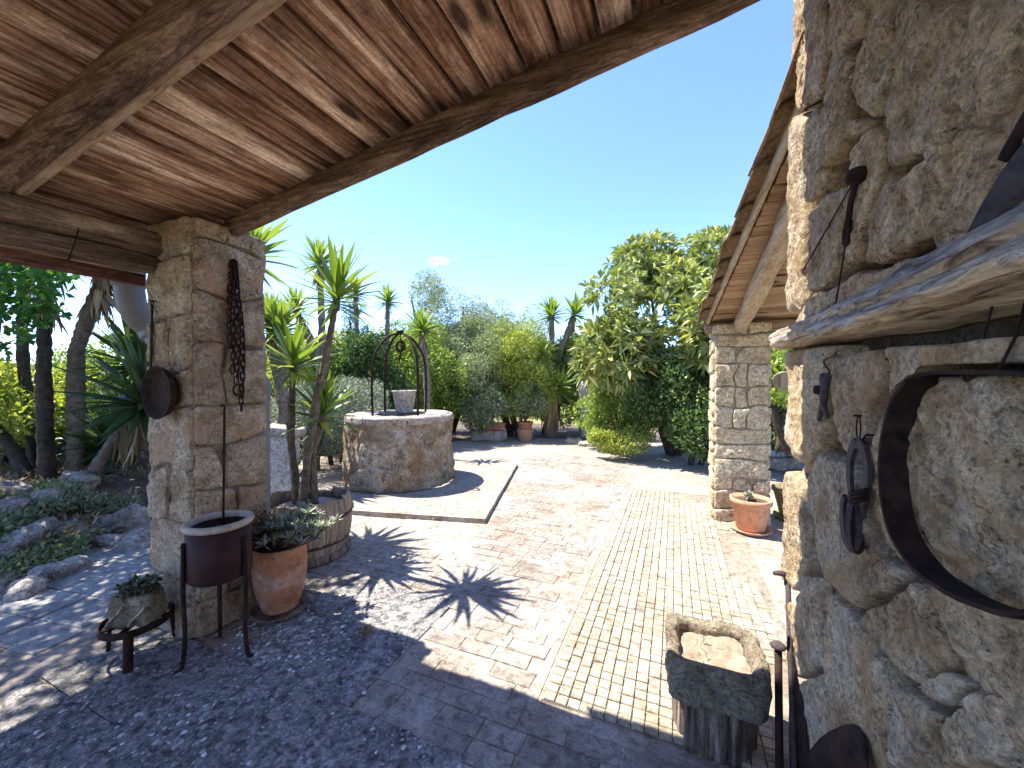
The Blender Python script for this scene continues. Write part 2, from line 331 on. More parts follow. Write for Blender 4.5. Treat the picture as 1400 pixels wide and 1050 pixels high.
L_olive = leafmat('olive_leaf', (0.179, 0.224, 0.126), (0.287, 0.341, 0.179), (0.485, 0.538, 0.341), 0.3, 0.5)
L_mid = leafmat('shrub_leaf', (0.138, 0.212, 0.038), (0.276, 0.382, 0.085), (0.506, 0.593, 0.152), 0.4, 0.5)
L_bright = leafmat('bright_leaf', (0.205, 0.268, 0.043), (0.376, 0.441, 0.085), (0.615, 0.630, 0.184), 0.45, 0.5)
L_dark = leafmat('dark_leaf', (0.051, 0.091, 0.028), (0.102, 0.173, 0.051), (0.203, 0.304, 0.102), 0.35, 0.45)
L_grey = leafmat('grey_leaf', (0.16, 0.20, 0.14), (0.28, 0.32, 0.24), (0.44, 0.48, 0.40), 0.2, 0.6)
L_vivid = leafmat('vine_leaf', (0.048, 0.144, 0.030), (0.084, 0.228, 0.048), (0.168, 0.336, 0.072), 0.45, 0.5)
L_succ = leafmat('succulent_leaf', (0.05, 0.05, 0.035), (0.13, 0.15, 0.09), (0.32, 0.32, 0.26), 0.1, 0.5)

# ------------------------------------------------------------------ stones
def noise3(p, f, oct=4): return mn.fractal(Vector(p)*f, 1.0, 2.0, oct)

def poly_stone(poly, to3d, normal, depth, bulge, rough, seed, rings=12, ang=44, back=0.07):
    """a stone whose outline (2D polygon on the wall plane) is given; bulges along normal"""
    poly = [Vector(p) for p in poly]; c = sum(poly, Vector((0, 0)))/len(poly)
    # resample outline by angle-length
    seg = [(poly[i], poly[(i+1) % len(poly)]) for i in range(len(poly))]
    per = sum((b-a).length for a, b in seg); pts = []; step = per/ang; acc = 0.0; i = 0; t0 = 0.0
    for k in range(ang):
        target = k*step
        while i < len(seg)-1 and t0+(seg[i][1]-seg[i][0]).length < target: t0 += (seg[i][1]-seg[i][0]).length; i += 1
        a, b = seg[i]; l = max((b-a).length, 1e-9); pts.append(a+(b-a)*min(1, (target-t0)/l))
    for _ in range(2): pts = [(pts[k-1]+pts[k]*2+pts[(k+1) % ang])/4 for k in range(ang)]
    size = max((p-c).length for p in pts); rnd = random.Random(seed); off = Vector((rnd.uniform(0, 50), rnd.uniform(0, 50), rnd.uniform(0, 50)))
    tilt = Vector((rnd.uniform(-.3, .3), rnd.uniform(-.3, .3)))*bulge
    V = []; F = []
    def put(q, h):
        p3 = to3d(q); d = 0.0
        d = rough*(noise3(p3+off, 4, 2)*.6 + noise3(p3+off, 16, 4)*0.4 - .6*max(0, abs(noise3(p3+off*2, 6, 3))-.3)*1.2 + .25*noise3(p3, 45, 3) - .9*max(0, noise3(p3+off, 22, 2)-.35))
        V.append(p3 + normal*(h+d))
    put(c, depth+bulge)
    for r in range(1, rings+1):
        f = r/rings; prof = (1-f**11); edge = 1 if r < rings else 0
        for k in range(ang):
            e = pts[k]-c; w = 1 + 0.05*mn.noise(Vector((pts[k].x*14, pts[k].y*14, seed)))
            q = c + e*(f**0.75)*w
            put(q, depth*min(1, prof*3)+bulge*prof + (tilt.dot(e)/max(size, .01))*f*(1 if f < .97 else 0))
    n0 = len(V)
    for k in range(ang):
        p3 = to3d(c+(pts[k]-c)*1.0); V.append(p3 - normal*back)
    for k in range(ang): F.append((0, 1+k, 1+(k+1) % ang))
    for r in range(rings):
        a = 1+r*ang; b = a+ang
        for k in range(ang): F.append((a+k, b+k, b+(k+1) % ang, a+(k+1) % ang))
    # keep winding outward
    v0, v1, v2 = V[0], V[1], V[2]
    if (v1-v0).cross(v2-v0).dot(normal) < 0: F = [f[::-1] for f in F]
    return V, F

def block_geo(lo, hi, seed, n=7, amp=0.014, power=7.0, freq=7.0):
    """rounded, chipped building stone"""
    lo, hi = Vector(lo), Vector(hi); c = (lo+hi)/2; h = (hi-lo)/2; idx = {}; V = []; F = []
    off = Vector((seed*3.7 % 40, seed*5.3 % 40, seed*7.9 % 40))
    def vert(i, j, k):
        key = (i, j, k)
        if key in idx: return idx[key]
        u = Vector((i/n*2-1, j/n*2-1, k/n*2-1)); L = (abs(u.x)**power+abs(u.y)**power+abs(u.z)**power)**(1/power)
        q = u/L; p = Vector((c.x+q.x*h.x, c.y+q.y*h.y, c.z+q.z*h.z)); d = q.normalized()
        p = p + d*(amp*(noise3(p+off, freq, 4)+0.35*noise3(p+off, freq*3.2, 3)))
        idx[key] = len(V); V.append(p); return idx[key]
    for a in range(n):
        for b in range(n):
            F += [(vert(a, b, 0), vert(a, b+1, 0), vert(a+1, b+1, 0), vert(a+1, b, 0)), (vert(a, b, n), vert(a+1, b, n), vert(a+1, b+1, n), vert(a, b+1, n)),
                  (vert(a, 0, b), vert(a+1, 0, b), vert(a+1, 0, b+1), vert(a, 0, b+1)), (vert(a, n, b), vert(a, n, b+1), vert(a+1, n, b+1), vert(a+1, n, b)),
                  (vert(0, a, b), vert(0, a, b+1), vert(0, a+1, b+1), vert(0, a+1, b)), (vert(n, a, b), vert(n, a+1, b), vert(n, a+1, b+1), vert(n, a, b+1))]
    return V, F

def clip_cell(poly, p, q):
    """keep the part of poly nearer to p than q"""
    m = (p+q)/2; d = q-p; out = []
    for i in range(len(poly)):
        a, b = poly[i], poly[(i+1) % len(poly)]; da, db = (a-m).dot(d), (b-m).dot(d)
        if da <= 0: out.append(a)
        if da*db < 0: out.append(a+(b-a)*(da/(da-db)))
    return out
def voronoi(w0, w1, h0, h1, n, seed, ax=1.0):
    r = random.Random(seed); S = []
    tries = 0; dmin = 0.75*math.sqrt((w1-w0)*(h1-h0)*ax/n)
    while len(S) < n and tries < 6000:
        tries += 1; p = Vector((r.uniform(w0, w1), r.uniform(h0, h1)*ax))
        if all((p-q).length > dmin for q in S): S.append(p)
    cells = []
    for p in S:
        poly = [Vector((w0, h0*ax)), Vector((w1, h0*ax)), Vector((w1, h1*ax)), Vector((w0, h1*ax))]
        for q in S:
            if q is not p and poly: poly = clip_cell(poly, p, q)
        c = p; cells.append([Vector((v.x, v.y/ax)) for v in poly])
    return cells
def courses(w0, w1, h0, h1, hs, nmax, seed, jx=.05, jz=.075):
    r = random.Random(seed); z = h0; rows = []
    while z < h1-1e-4:
        h = r.uniform(*hs)
        if h1-z-h < hs[0]*.6: h = h1-z
        rows.append((z, z+h)); z += h
    out = []
    def jit(x, z): 
        e = 0 if (abs(x-w0) < 1e-6 or abs(x-w1) < 1e-6) else 1; f = 0 if (z <= h0+1e-4 or z >= h1-1e-4) else 1
        return Vector((x+e*jx*mn.noise(Vector((x*9, z*7, seed))), z+f*jz*mn.noise(Vector((x*4.3, z*5, seed+3)))))
    for (a, b) in rows:
        n = r.randint(1, nmax); cuts = [0]+sorted((i+1+r.uniform(-.28, .28))/n for i in range(n-1))+[1]; xs_ = [w0+(w1-w0)*c for c in cuts]
        for i in range(n):
            x0, x1 = xs_[i], xs_[i+1]; s0, s1 = r.uniform(-.05, .05), r.uniform(-.05, .05)
            if i == 0: s0 = 0
            if i == n-1: s1 = 0
            P = [jit(x0, a), jit((x0+x1)/2, a), jit(x1, a), jit(x1, (a+b)/2), jit(x1, b), jit((x0+x1)/2, b), jit(x0, b), jit(x0, (a+b)/2)]
            P[0].x += s0*0; P[6].x += s0; P[4].x += s1
            out.append(P)
    return out
def shrink(poly, g):
    c = sum(poly, Vector((0, 0)))/len(poly); out = []
    for p in poly:
        e = p-c; out.append(c+e*max(0.3, 1-g/max(e.length, 1e-6)))
    return out

# ================================================================== SETTING
# ---- terrain: one sheet to the horizon, with a raised planting bed on the far side of the path
def bed_side(x, y): return -((x+4.35)*1.17 + (y-1.13)*0.78)/1.406     # >0 on the garden side of the path edge
def ground_h(x, y):
    b = bed_side(x, y); h = -0.03
    if b > 0: h += min(b*0.45, 0.30) + 0.05*mn.noise(Vector((x*1.3, y*1.3, 0)))
    r = math.hypot(x, y)
    return h if r < 40 else h - 0.0
xs = np.concatenate([np.linspace(-3000, -40, 8)[:-1], np.linspace(-40, -9, 16)[:-1], np.linspace(-9, -3.5, 45), np.linspace(-3, 12, 12), np.linspace(20, 3000, 8)])
ys = np.concatenate([np.linspace(-3000, -30, 6)[:-1], np.linspace(-30, -3, 8)[:-1], np.linspace(-3, 9, 90), np.linspace(10, 40, 12), np.linspace(80, 3000, 8)])
V = np.array([(x, y, ground_h(x, y)) for x in xs for y in ys]); ny = len(ys)
F = np.array([(i*ny+j, (i+1)*ny+j, (i+1)*ny+j+1, i*ny+j+1) for i in range(len(xs)-1) for j in range(ny-1)])
gm = np_mesh('ground', V, F, M_field, True); gm.materials.append(M_bed)
for p in gm.polygons:
    c = p.center
    if math.hypot(c.x+2, c.y-4) < 9.5: p.material_index = 1
kind(link('ground', gm), 'structure')

# ---- courtyard base (mortar bed of the paving)
def strip(name, poly, z0, z1, mat):
    n = len(poly); V = [(x, y, z0) for x, y in poly]+[(x, y, z1) for x, y in poly]
    F = [tuple(range(n-1, -1, -1)), tuple(range(n, 2*n))]+[(i, (i+1) % n, n+(i+1) % n, n+i) for i in range(n)]
    return link(name, np_mesh(name, V, F, mat))
court_poly = [(-3.0, -3), (5, -3), (5, 10.2), (-4.2, 9.4), (-6.6, 5.0), (-5.12, 2.3), (-4.36, 1.13), (-3.2, -0.6)]
court = kind(strip('courtyard_floor', court_poly, -0.15, 0.0, M_sandfloor), 'structure')

# piece = bevelled slab, unit size, shared
def unit_piece(seed, bev=0.06, th=0.012):
    r = random.Random(seed); jk = .35 if bev > .08 else 1.0; j = lambda a: r.uniform(-a, a)*jk
    base = [(-.5, -.5), (.5, -.5), (.5, .5), (-.5, .5)]
    lo = [(x+j(.02), y+j(.02)) for x, y in base]; V = [(x, y, -0.006) for x, y in lo]+[(x, y, th-0.004) for x, y in lo]
    V += [(x*(1-bev)+j(.01), y*(1-bev)+j(.01), th+j(.001)) for x, y in lo]
    F = [(8, 9, 10, 11)]
    for a in (0, 4):
        F += [(a+i, a+(i+1) % 4, a+4+(i+1) % 4, a+4+i) for i in range(4)]
    return np.array(V), F
def lay(pieces, name, mat_obj, mat_stuff, parent, limit=300, bev=0.06, th=0.012, seed=1, maxn=8):
    """pieces: list of (x, y, w, d, rotz); the nearest become objects, the others one part"""
    protos = [unit_piece(seed*10+i, bev, th) for i in range(maxn)]
    me = [np_mesh(name, V, F, mat_obj) for V, F in protos]
    def vis(p):
        d = Vector((p[0], p[1], -EYE)); z = d.dot(CF)
        if z < .2: return 1e9
        px = d.dot(CR)/z*FPX+700; py = 525-(d.dot(CU))/z*FPX
        return z if -40 < px < 1440 and py < 1090 else z+500
    pieces = sorted(pieces, key=vis); r = random.Random(seed)
    RV, RF, RR = [], [], []
    for i, (x, y, w, d, rz) in enumerate(pieces):
        dz = r.uniform(-.0026, .0026); tx, ty = r.uniform(-.008, .008), r.uniform(-.008, .008); k = r.randrange(maxn)
        flip = r.choice((0, math.pi))
        Mx = Matrix.Translation((x, y, dz+0.002)) @ Matrix.Rotation(rz+flip, 4, 'Z') @ Matrix.Rotation(tx, 4, 'X') @ Matrix.Rotation(ty, 4, 'Y') @ Matrix.Diagonal((w, d, 1, 1))
        if i < limit: link(name, me[k], parent, M=Mx)
        else:
            V, F = protos[k]; n = len(RV); RV += [Mx @ Vector(v) for v in V]; RF += [tuple(a+n for a in f) for f in F]; RR += [r.random()]*len(F)
    if RV:
        o = link(name, np_mesh(name, RV, RF, mat_stuff, rnd=RR), parent); kind(o, 'stuff')

# ---- pale mosaic strip
MX0, MX1, MY0, MY1, MP = -0.56, 0.50, 1.72, 5.6, 0.056
mos_base = kind(strip('mosaic_strip', [(MX0-.01, MY0), (MX1+.12, MY0), (MX1+.12, MY1), (MX0-.01, MY1)], -0.01, 0.004, M_mosjoint), 'structure')
r = random.Random(3); tiles = []
nx = int((MX1-MX0)/MP); nyy = int((MY1-MY0)/MP)
for j in range(nyy):
    for i in range(nx+2):
        x = MX0+MP*(i+.5); y = MY0+MP*(j+.5)
        wear = mn.noise(Vector((x*1.6, y*1.2, 3)))
        if i >= nx-1 and wear > -0.1: continue
        if y > 4.6 and wear > 0.25: continue
        if x > 0.44 and y < 2.05: continue
        tiles.append((x+r.uniform(-.0009, .0009), y+r.uniform(-.0009, .0009), MP*.915+r.uniform(-.0015, .001), MP*.91+r.uniform(-.0015, .001), r.uniform(-.012, .012)))
lay([(x, y, w, d, a) for x, y, w, d, a in tiles], 'mosaic_tile', M_mos, M_mos2, mos_base, 300, bev=0.10, th=0.0125, seed=3)

# ---- worn brick pavers
pav = kind(strip('brick_paving', [(-2.35, 1.35), (-0.6, -0.6), (0.45, -0.6), (0.45, 1.70), (-0.585, 1.70), (-0.585, 7.5), (-3.2, 7.5)], -0.02, 0.004, M_joint), 'structure')
r = random.Random(5); pieces = []; y = -0.55; row = 0
while y < 7.4:
    d = 0.105 if row % 5 else 0.125; x = -3.2 + (row % 2)*0.1 + r.uniform(-.02, .02)
    while x < 0.45:
        w = 0.205 + r.uniform(-.012, .02)
        if r.random() < 0.10: w *= 1.5
        cx, cy = x+w/2, y+d/2
        ok = cy < 1.68 or cx+w/2 < -0.575
        if cy < 1.45: ok = ok and cx > -0.75 + 0.25*math.sin(cy*3)
        elif cy < 2.0: ok = ok and cx > -1.7
        else: ok = ok and cx > -2.6-(cy-2)*0.06
        # the well platform and worn, cement-skimmed places
        if cy > 3.2 and cx < -1.74-(cy-3.6)*0.265: ok = False
        wear = mn.noise(Vector((cx*1.1+4, cy*1.1, 8)))
        if cy > 1.7 and wear > 0.16: ok = False
        if -1.9 < cx < -1.0 and 2.05 < cy < 3.0 and wear > -0.15: ok = False
        if cx > 0.36 : ok = False
        if ok: pieces.append((cx, cy, w*.975, d*.955, r.uniform(-.012, .012)))
        x += w
    y += d; row += 1
lay(pieces, 'paver', M_paver, M_paver2, pav, 300, bev=0.035, th=0.0068, seed=5)

# ---- rough aggregate slabs under the porch, grey slabs of the side path
slabs = kind(strip('porch_slabs', [(-3.05, -0.6), (-0.62, -0.6), (-0.62, 1.3), (-1.4, 1.95), (-2.35, 1.95), (-2.40, 1.32), (-3.05, 1.32)], -0.02, 0.0035, M_joint), 'structure')
r = random.Random(9); pieces = []; y = -0.5
while y < 1.9:
    d = 0.46; x = (-3.0 if y < .95 else -2.3)+r.uniform(0, .1)
    while x < -0.8:
        w = r.uniform(.40, .60); cx, cy = x+w/2, y+d/2
        lim = -0.75 if cy < 1.3 else -1.35
        if cx+w/2 > lim: w = max(0.12, lim-x); cx = x+w/2
        if w > 0.13 and x < lim-0.1: pieces.append((cx, cy, w*.993, d*.99, r.uniform(-.004, .004)))
        x += w
    y += d
lay(pieces, 'slab', M_flag, M_flag, slabs, 300, bev=0.012, th=0.012, seed=9)
V = []; F = []; r = random.Random(19); RR = []
for i in range(2600):
    x, y = r.uniform(-2.6, -.65), r.uniform(-.2, 1.9)
    if mn.noise(Vector((x*2.2, y*2.2, 5)))+r.uniform(-.5, .5) < .05 or (y > 1.3 and x > -1.35): continue
    s = abs(r.gauss(.0055, .003))+.0025; a0 = r.uniform(0, 6.3); b = len(V); n = 7
    for k in range(n): th = a0+k*2*math.pi/n; q = s*r.uniform(.7, 1.3); V.append((x+math.cos(th)*q, y+math.sin(th)*q*1.2, .012))
    for k in range(n): V.append((x+(V[b+k][0]-x)*.6, y+(V[b+k][1]-y)*.6, .0155))
    F += [(b+k, b+(k+1) % n, b+n+(k+1) % n, b+n+k) for k in range(n)]+[tuple(b+n+k for k in range(n))]; RR += [r.random()]*(n+1)
kind(link('embedded_pebbles', np_mesh('embedded_pebbles', V, F, M_pebble, rnd=RR), slabs), 'stuff')
pieces = []; r = random.Random(11); y = -0.6; row = 0
path = kind(strip('side_path', [(-3.2, -0.6), (-3.052, -0.6), (-3.052, 1.35), (-3.0, 1.36), (-3.0, 3.3), (-5.3, 3.3), (-5.05, 2.3), (-4.3, 1.13), (-3.2, -0.55)], -0.02, 0.0045, M_joint), 'structure')
ca, sa = math.cos(0.16), math.sin(0.16)
while y < 4.4:
    d = 0.27 if row % 3 else 0.22; x = -6 + (row % 2)*.2
    while x < -2:
        w = r.uniform(.34, .46); u, v2 = x+w/2, y+d/2; cx, cy = u*ca-v2*sa+0.2, u*sa+v2*ca+0.55
        if bed_side(cx, cy) < -0.14 and cx < (-3.16 if cy < 1.45 else -3.2) and cy < 3.3 and cy > -0.5: pieces.append((cx, cy, w*.97, d*.96, 0.16+r.uniform(-.006, .006)))
        x += w
    y += d; row += 1
lay(pieces, 'slab', M_flagl, M_flagl, path, 300, bev=0.02, th=0.011, seed=11)

# ---- raised well platform
plat = [(-1.80, 3.60), (-2.48, 6.2), (-5.2, 5.7), (-5.0, 2.9)]
pv = []
for k in range(len(plat)):
    a, b = Vector(plat[k]), Vector(plat[(k+1) % 4])
    for t in range(10): pv.append(a+(b-a)*(t/10)+Vector((mn.noise(Vector((a.x+t, k, 0)))*.012, mn.noise(Vector((t, a.y, 4)))*.012)))
kind(strip('well_platform', [tuple(p) for p in pv], -0.02, 0.055, M_slab), 'structure')

# ================================================================== PORCH
SL = 0.155
def beam_bot(x): return 2.372 + SL*(x+2.5)           # underside of rafters
BH = 0.115                                            # rafter height
def boards_z(x): return beam_bot(x)+BH
porch = thing('porch_roof', 'sloping porch roof of old brown boards on rough timber rafters', 'roof', (-1.2, 0.5, 2.4))
def log(name, p0, p1, w, h, mat, parent, seg=26, amp=0.012, seed=0, n=14):
    p0, p1 = Vector(p0), Vector(p1); t = (p1-p0).normalized(); a = t.cross(Vector((0, 0, 1))).normalized(); b = a.cross(t).normalized()
    V = []
    for i in range(seg+1):
        p = p0.lerp(p1, i/seg)
        for k in range(n):
            th = 2*math.pi*(k+.5)/n; cx, sx = math.cos(th), math.sin(th); L = (abs(cx)**4+abs(sx)**4)**.25
            q = p + a*(w/2*cx/L) + b*(h/2*sx/L)
            d = amp*(noise3(q*1.0+Vector((seed*9.1, 0, 0)), 3.0, 3)+.5*noise3(q+Vector((seed*5, 1, 0)), 11, 3)); V.append(q+(a*cx+b*sx)*d)
    F = [(i*n+k, i*n+(k+1) % n, (i+1)*n+(k+1) % n, (i+1)*n+k) for i in range(seg) for k in range(n)]
    F += [tuple(range(n-1, -1, -1)), tuple(seg*n+k for k in range(n))]
    return link(name, np_mesh(name, V, F, mat, True), parent)
YB, YR = 1.57, 0.735
for yy, w, hh, nm in ((YB, .085, BH, 'edge_beam'), (YR, .092, .12, 'rafter'), (YR-.86, .13, .13, 'rafter')):
    log(nm, (-3.6 if yy != YB else -2.52, yy, beam_bot(-3.6 if yy != YB else -2.52)+hh/2), (0.62, yy, beam_bot(0.62)+hh/2), w, hh, M_beamx, porch, seed=yy, amp=.007)
g = G(); g.box((-3.1, YR+.066, 0), (0.55, YR+.108, 0.05))
g.V = [(x, y, z+beam_bot(x)+0.02+0.006*mn.noise(Vector((x*2, y*40, z*9)))) for x, y, z in g.V]
V = [];
log('batten', (-3.1, YR+.066, beam_bot(-3.1)+.04), (0.55, YR+.066, beam_bot(.55)+.04), .045, .05, M_beamlight, porch, amp=.006, seed=5)
# boards run in depth from rafter to edge beam; each is a part
r = random.Random(21); x = -3.80; bi = 0
while x < 0.60:
    w = r.uniform(.125, .172); V = []; F = []; seg = 20; Y0, Y1 = -1.3, 1.655+r.uniform(-.02, .015); th = 0.024; dz = r.uniform(0, .012)
    for i in range(seg+1):
        y = Y0+(Y1-Y0)*i/seg
        e0 = 0.004*noise3((x*9, y*2.5, 1), 1.5, 3); e1 = 0.004*noise3((x*9, y*2.5, 7), 1.5, 3); sg = 0.003*mn.noise(Vector((x*5, y*1.3, 2)))
        for (xx, zz) in ((x+.0085+e0, dz+.005), (x+.015+e0, dz), (x+w*.5, dz+sg), (x+w-.015+e1, dz), (x+w-.0085+e1, dz+.005), (x+w-.0085+e1, dz+th), (x+.0085+e0, dz+th)):
            V.append((xx, y, boards_z(xx)+zz+0.0015))
    n = 7
    F = [(i*n+k, (i+1)*n+k, (i+1)*n+(k+1) % n, i*n+(k+1) % n) for i in range(seg) for k in range(n)]+[tuple(range(n)), tuple(seg*n+k for k in range(n-1, -1, -1))]
    link('roof_board', np_mesh('roof_board', V, F, M_plank), porch); x += w; bi += 1
# covering sheet above the boards (keeps light out of the gaps)
g = G(); g.box((-3.85, -1.3, 0), (0.62, 1.60, 0.03)); g.V = [(a, b, c+boards_z(a)+.062) for a, b, c in g.V]; g.build('roof_bedding', M_stump, porch)
# barrel tiles over the edge
def tile_mesh(L, R, mat, seed):
    V = []; n = 9; m = 4; r = random.Random(seed)
    for i in range(m+1):
        rr = R*(1-.16*i/m)
        for k in range(n):
            th = math.pi*k/(n-1); V.append((i/m*L, -math.cos(th)*rr, math.sin(th)*rr*.75+r.uniform(-.002, .002)))
    k0 = len(V); V += [(a*1.0, b*.86, c*.8-.004) for a, b, c in V]
    F = [(i*n+k, i*n+k+1, (i+1)*n+k+1, (i+1)*n+k) for i in range(m) for k in range(n-1)]
    F += [tuple(k0+a for a in f[::-1]) for f in F]
    F += [(k, k0+k, k0+k+1, k+1) for k in range(n-1)]+[(m*n+k, m*n+k+1, k0+m*n+k+1, k0+m*n+k) for k in range(n-1)]
    F += [(i*n, (i+1)*n, k0+(i+1)*n, k0+i*n) for i in range(m)]+[(i*n+n-1, k0+i*n+n-1, k0+(i+1)*n+n-1, (i+1)*n+n-1) for i in range(m)]
    return np_mesh('roof_tile', V, F, mat, True)
TM = [tile_mesh(.42, .085, M_tile, s) for s in range(4)]
for j, yy in enumerate((1.585, 1.40)):
    for i in range(12):
        xx = -3.5+i*.345; a = r.uniform(-.05, .05)
        Mx = Matrix.Translation((xx, yy+r.uniform(-.015, .02)+(.035 if i in (5, 7) and j == 0 else 0), boards_z(xx)+.062+(i % 2)*.008)) @ Matrix.Rotation(-math.atan(SL)+.03, 4, 'Y') @ Matrix.Rotation(a, 4, 'Z')
        link('roof_tile', TM[(i+j) % 4], porch, M=Mx)

# eave beams on the pillar: two stacked logs, a red board, wire tie
eave = thing('eave_beam', 'two weathered logs wired together as eave beam ending at the pillar', 'beam', (-2.85, 0.3, 2.2))
log('log', (-2.83, -1.3, 2.255), (-2.83, 1.42, 2.285), .15, .135, M_beamy, eave, seed=2, amp=.016)
log('log', (-2.86, -1.3, 2.145), (-2.87, 1.40, 2.175), .13, .095, M_beamy, eave, seed=3, amp=.012)
g = G()
for yy in (0.98,):
    pts = [(-2.85+.083*math.cos(t)*1.05, yy+.012*math.sin(2*t), 2.22+.118*math.sin(t)) for t in np.linspace(0, 2*math.pi, 20)]
    g.tube(pts, .0035, 5)
g.build('wire_tie', M_iron, eave)
g = G(); g.box((-2.975, -1.3, 2.06), (-2.94, 1.33, 2.125))
gut = g.build('red_fascia_board', M_red); tag(gut, 'dark red painted board fixed along the underside of eave logs', 'board')
# drain pipe elbow from the eave down behind the pillar
pth = smooth_path([at(176, 386, 2.92), at(178, 402, 2.93), at(182, 420, 2.95), at(192, 436, 3.0), at(206, 449, 3.05), at(212, 462, 3.05)], 6)
g = G(); g.tube(pth, .088, 20); pp = thing('drain_pipe', 'grey plastic drain pipe elbow under the eave behind the pillar', 'pipe', pth[-1])
g.build('elbow', M_pipe, pp, True)
g = G(); g.tube([pth[0]+Vector((0, 0, .25)), pth[0]+Vector((0, 0, -.035))], .097, 20); g.build('collar', M_pipe, pp, True)
g = G(); b0 = pth[-1]; e0 = Vector((-2.80, 1.90, 1.5)); g.tube(smooth_path([b0, b0.lerp(e0, .6)+Vector((0, 0, .02)), e0, Vector((-2.78, 1.90, 1.2)), Vector((-2.78, 1.90, 0))], 5), .075, 16); g.build('downpipe', M_pipe, pp, True)

# ---- porch pillar
PX0, PX1, PY0, PY1 = -2.95, -2.51, 1.345, 1.775
def pillar(name, label, x0, x1, y0, y1, H, hs, nmax, mat, mort, seed, rough=0.014):
    """mortared rubble pillar: a core and stones set in its four faces"""
    P = thing(name, label, 'pillar', ((x0+x1)/2, (y0+y1)/2, 0))
    V, F = block_geo((x0+.004, y0+.004, -.05), (x1-.004, y1-.004, H), seed, n=34, amp=.014, power=20, freq=9)
    link('mortar_core', np_mesh('mortar_core', V, F, mort, True), P); k = 0
    faces = [((x0, x1), lambda q: Vector((q.x, y0+.002, q.y)), Vector((0, -1, 0))), ((y0, y1), lambda q: Vector((x1-.002, q.x, q.y)), Vector((1, 0, 0))),
             ((x0, x1), lambda q: Vector((q.x, y1-.002, q.y)), Vector((0, 1, 0))), ((y0, y1), lambda q: Vector((x0+.002, q.x, q.y)), Vector((-1, 0, 0)))]
    for fi, ((a, b), f3, nm) in enumerate(faces):
        near = fi < 2
        for cell in courses(a+.004, b-.004, 0.0, H, hs, nmax, seed*5+fi):
            V, F = poly_stone(shrink(cell, .0055), f3, nm, .007+.011*random.Random(k).random(), .009, rough, seed*97+k, rings=14 if near else 7, ang=52 if near else 26, back=.05)
            link('stone', np_mesh('stone', V, F, mat, True), P); k += 1
    return P
porch_pillar = pillar('stone_pillar', 'rough square stone pillar carrying the porch eave, hung with chain and pan', PX0, PX1, PY0, PY1, 2.42, (.20, .36), 2, M_pillar, M_pillarmortar, 4, rough=.020)
# rubble packing between pillar head and boards
g = G()
for i in range(11):
    V, F = block_geo((0, 0, 0), (r.uniform(.06, .13), r.uniform(.05, .1), r.uniform(.03, .06)), i, n=4, amp=.012, power=4)
    o = Vector((PX0+.03+r.random()*.33, PY0+.02+r.random()*.28, 2.40)); g.add([v+o for v in V], F)
g.build('rubble_packing', M_pillar, porch_pillar, True)

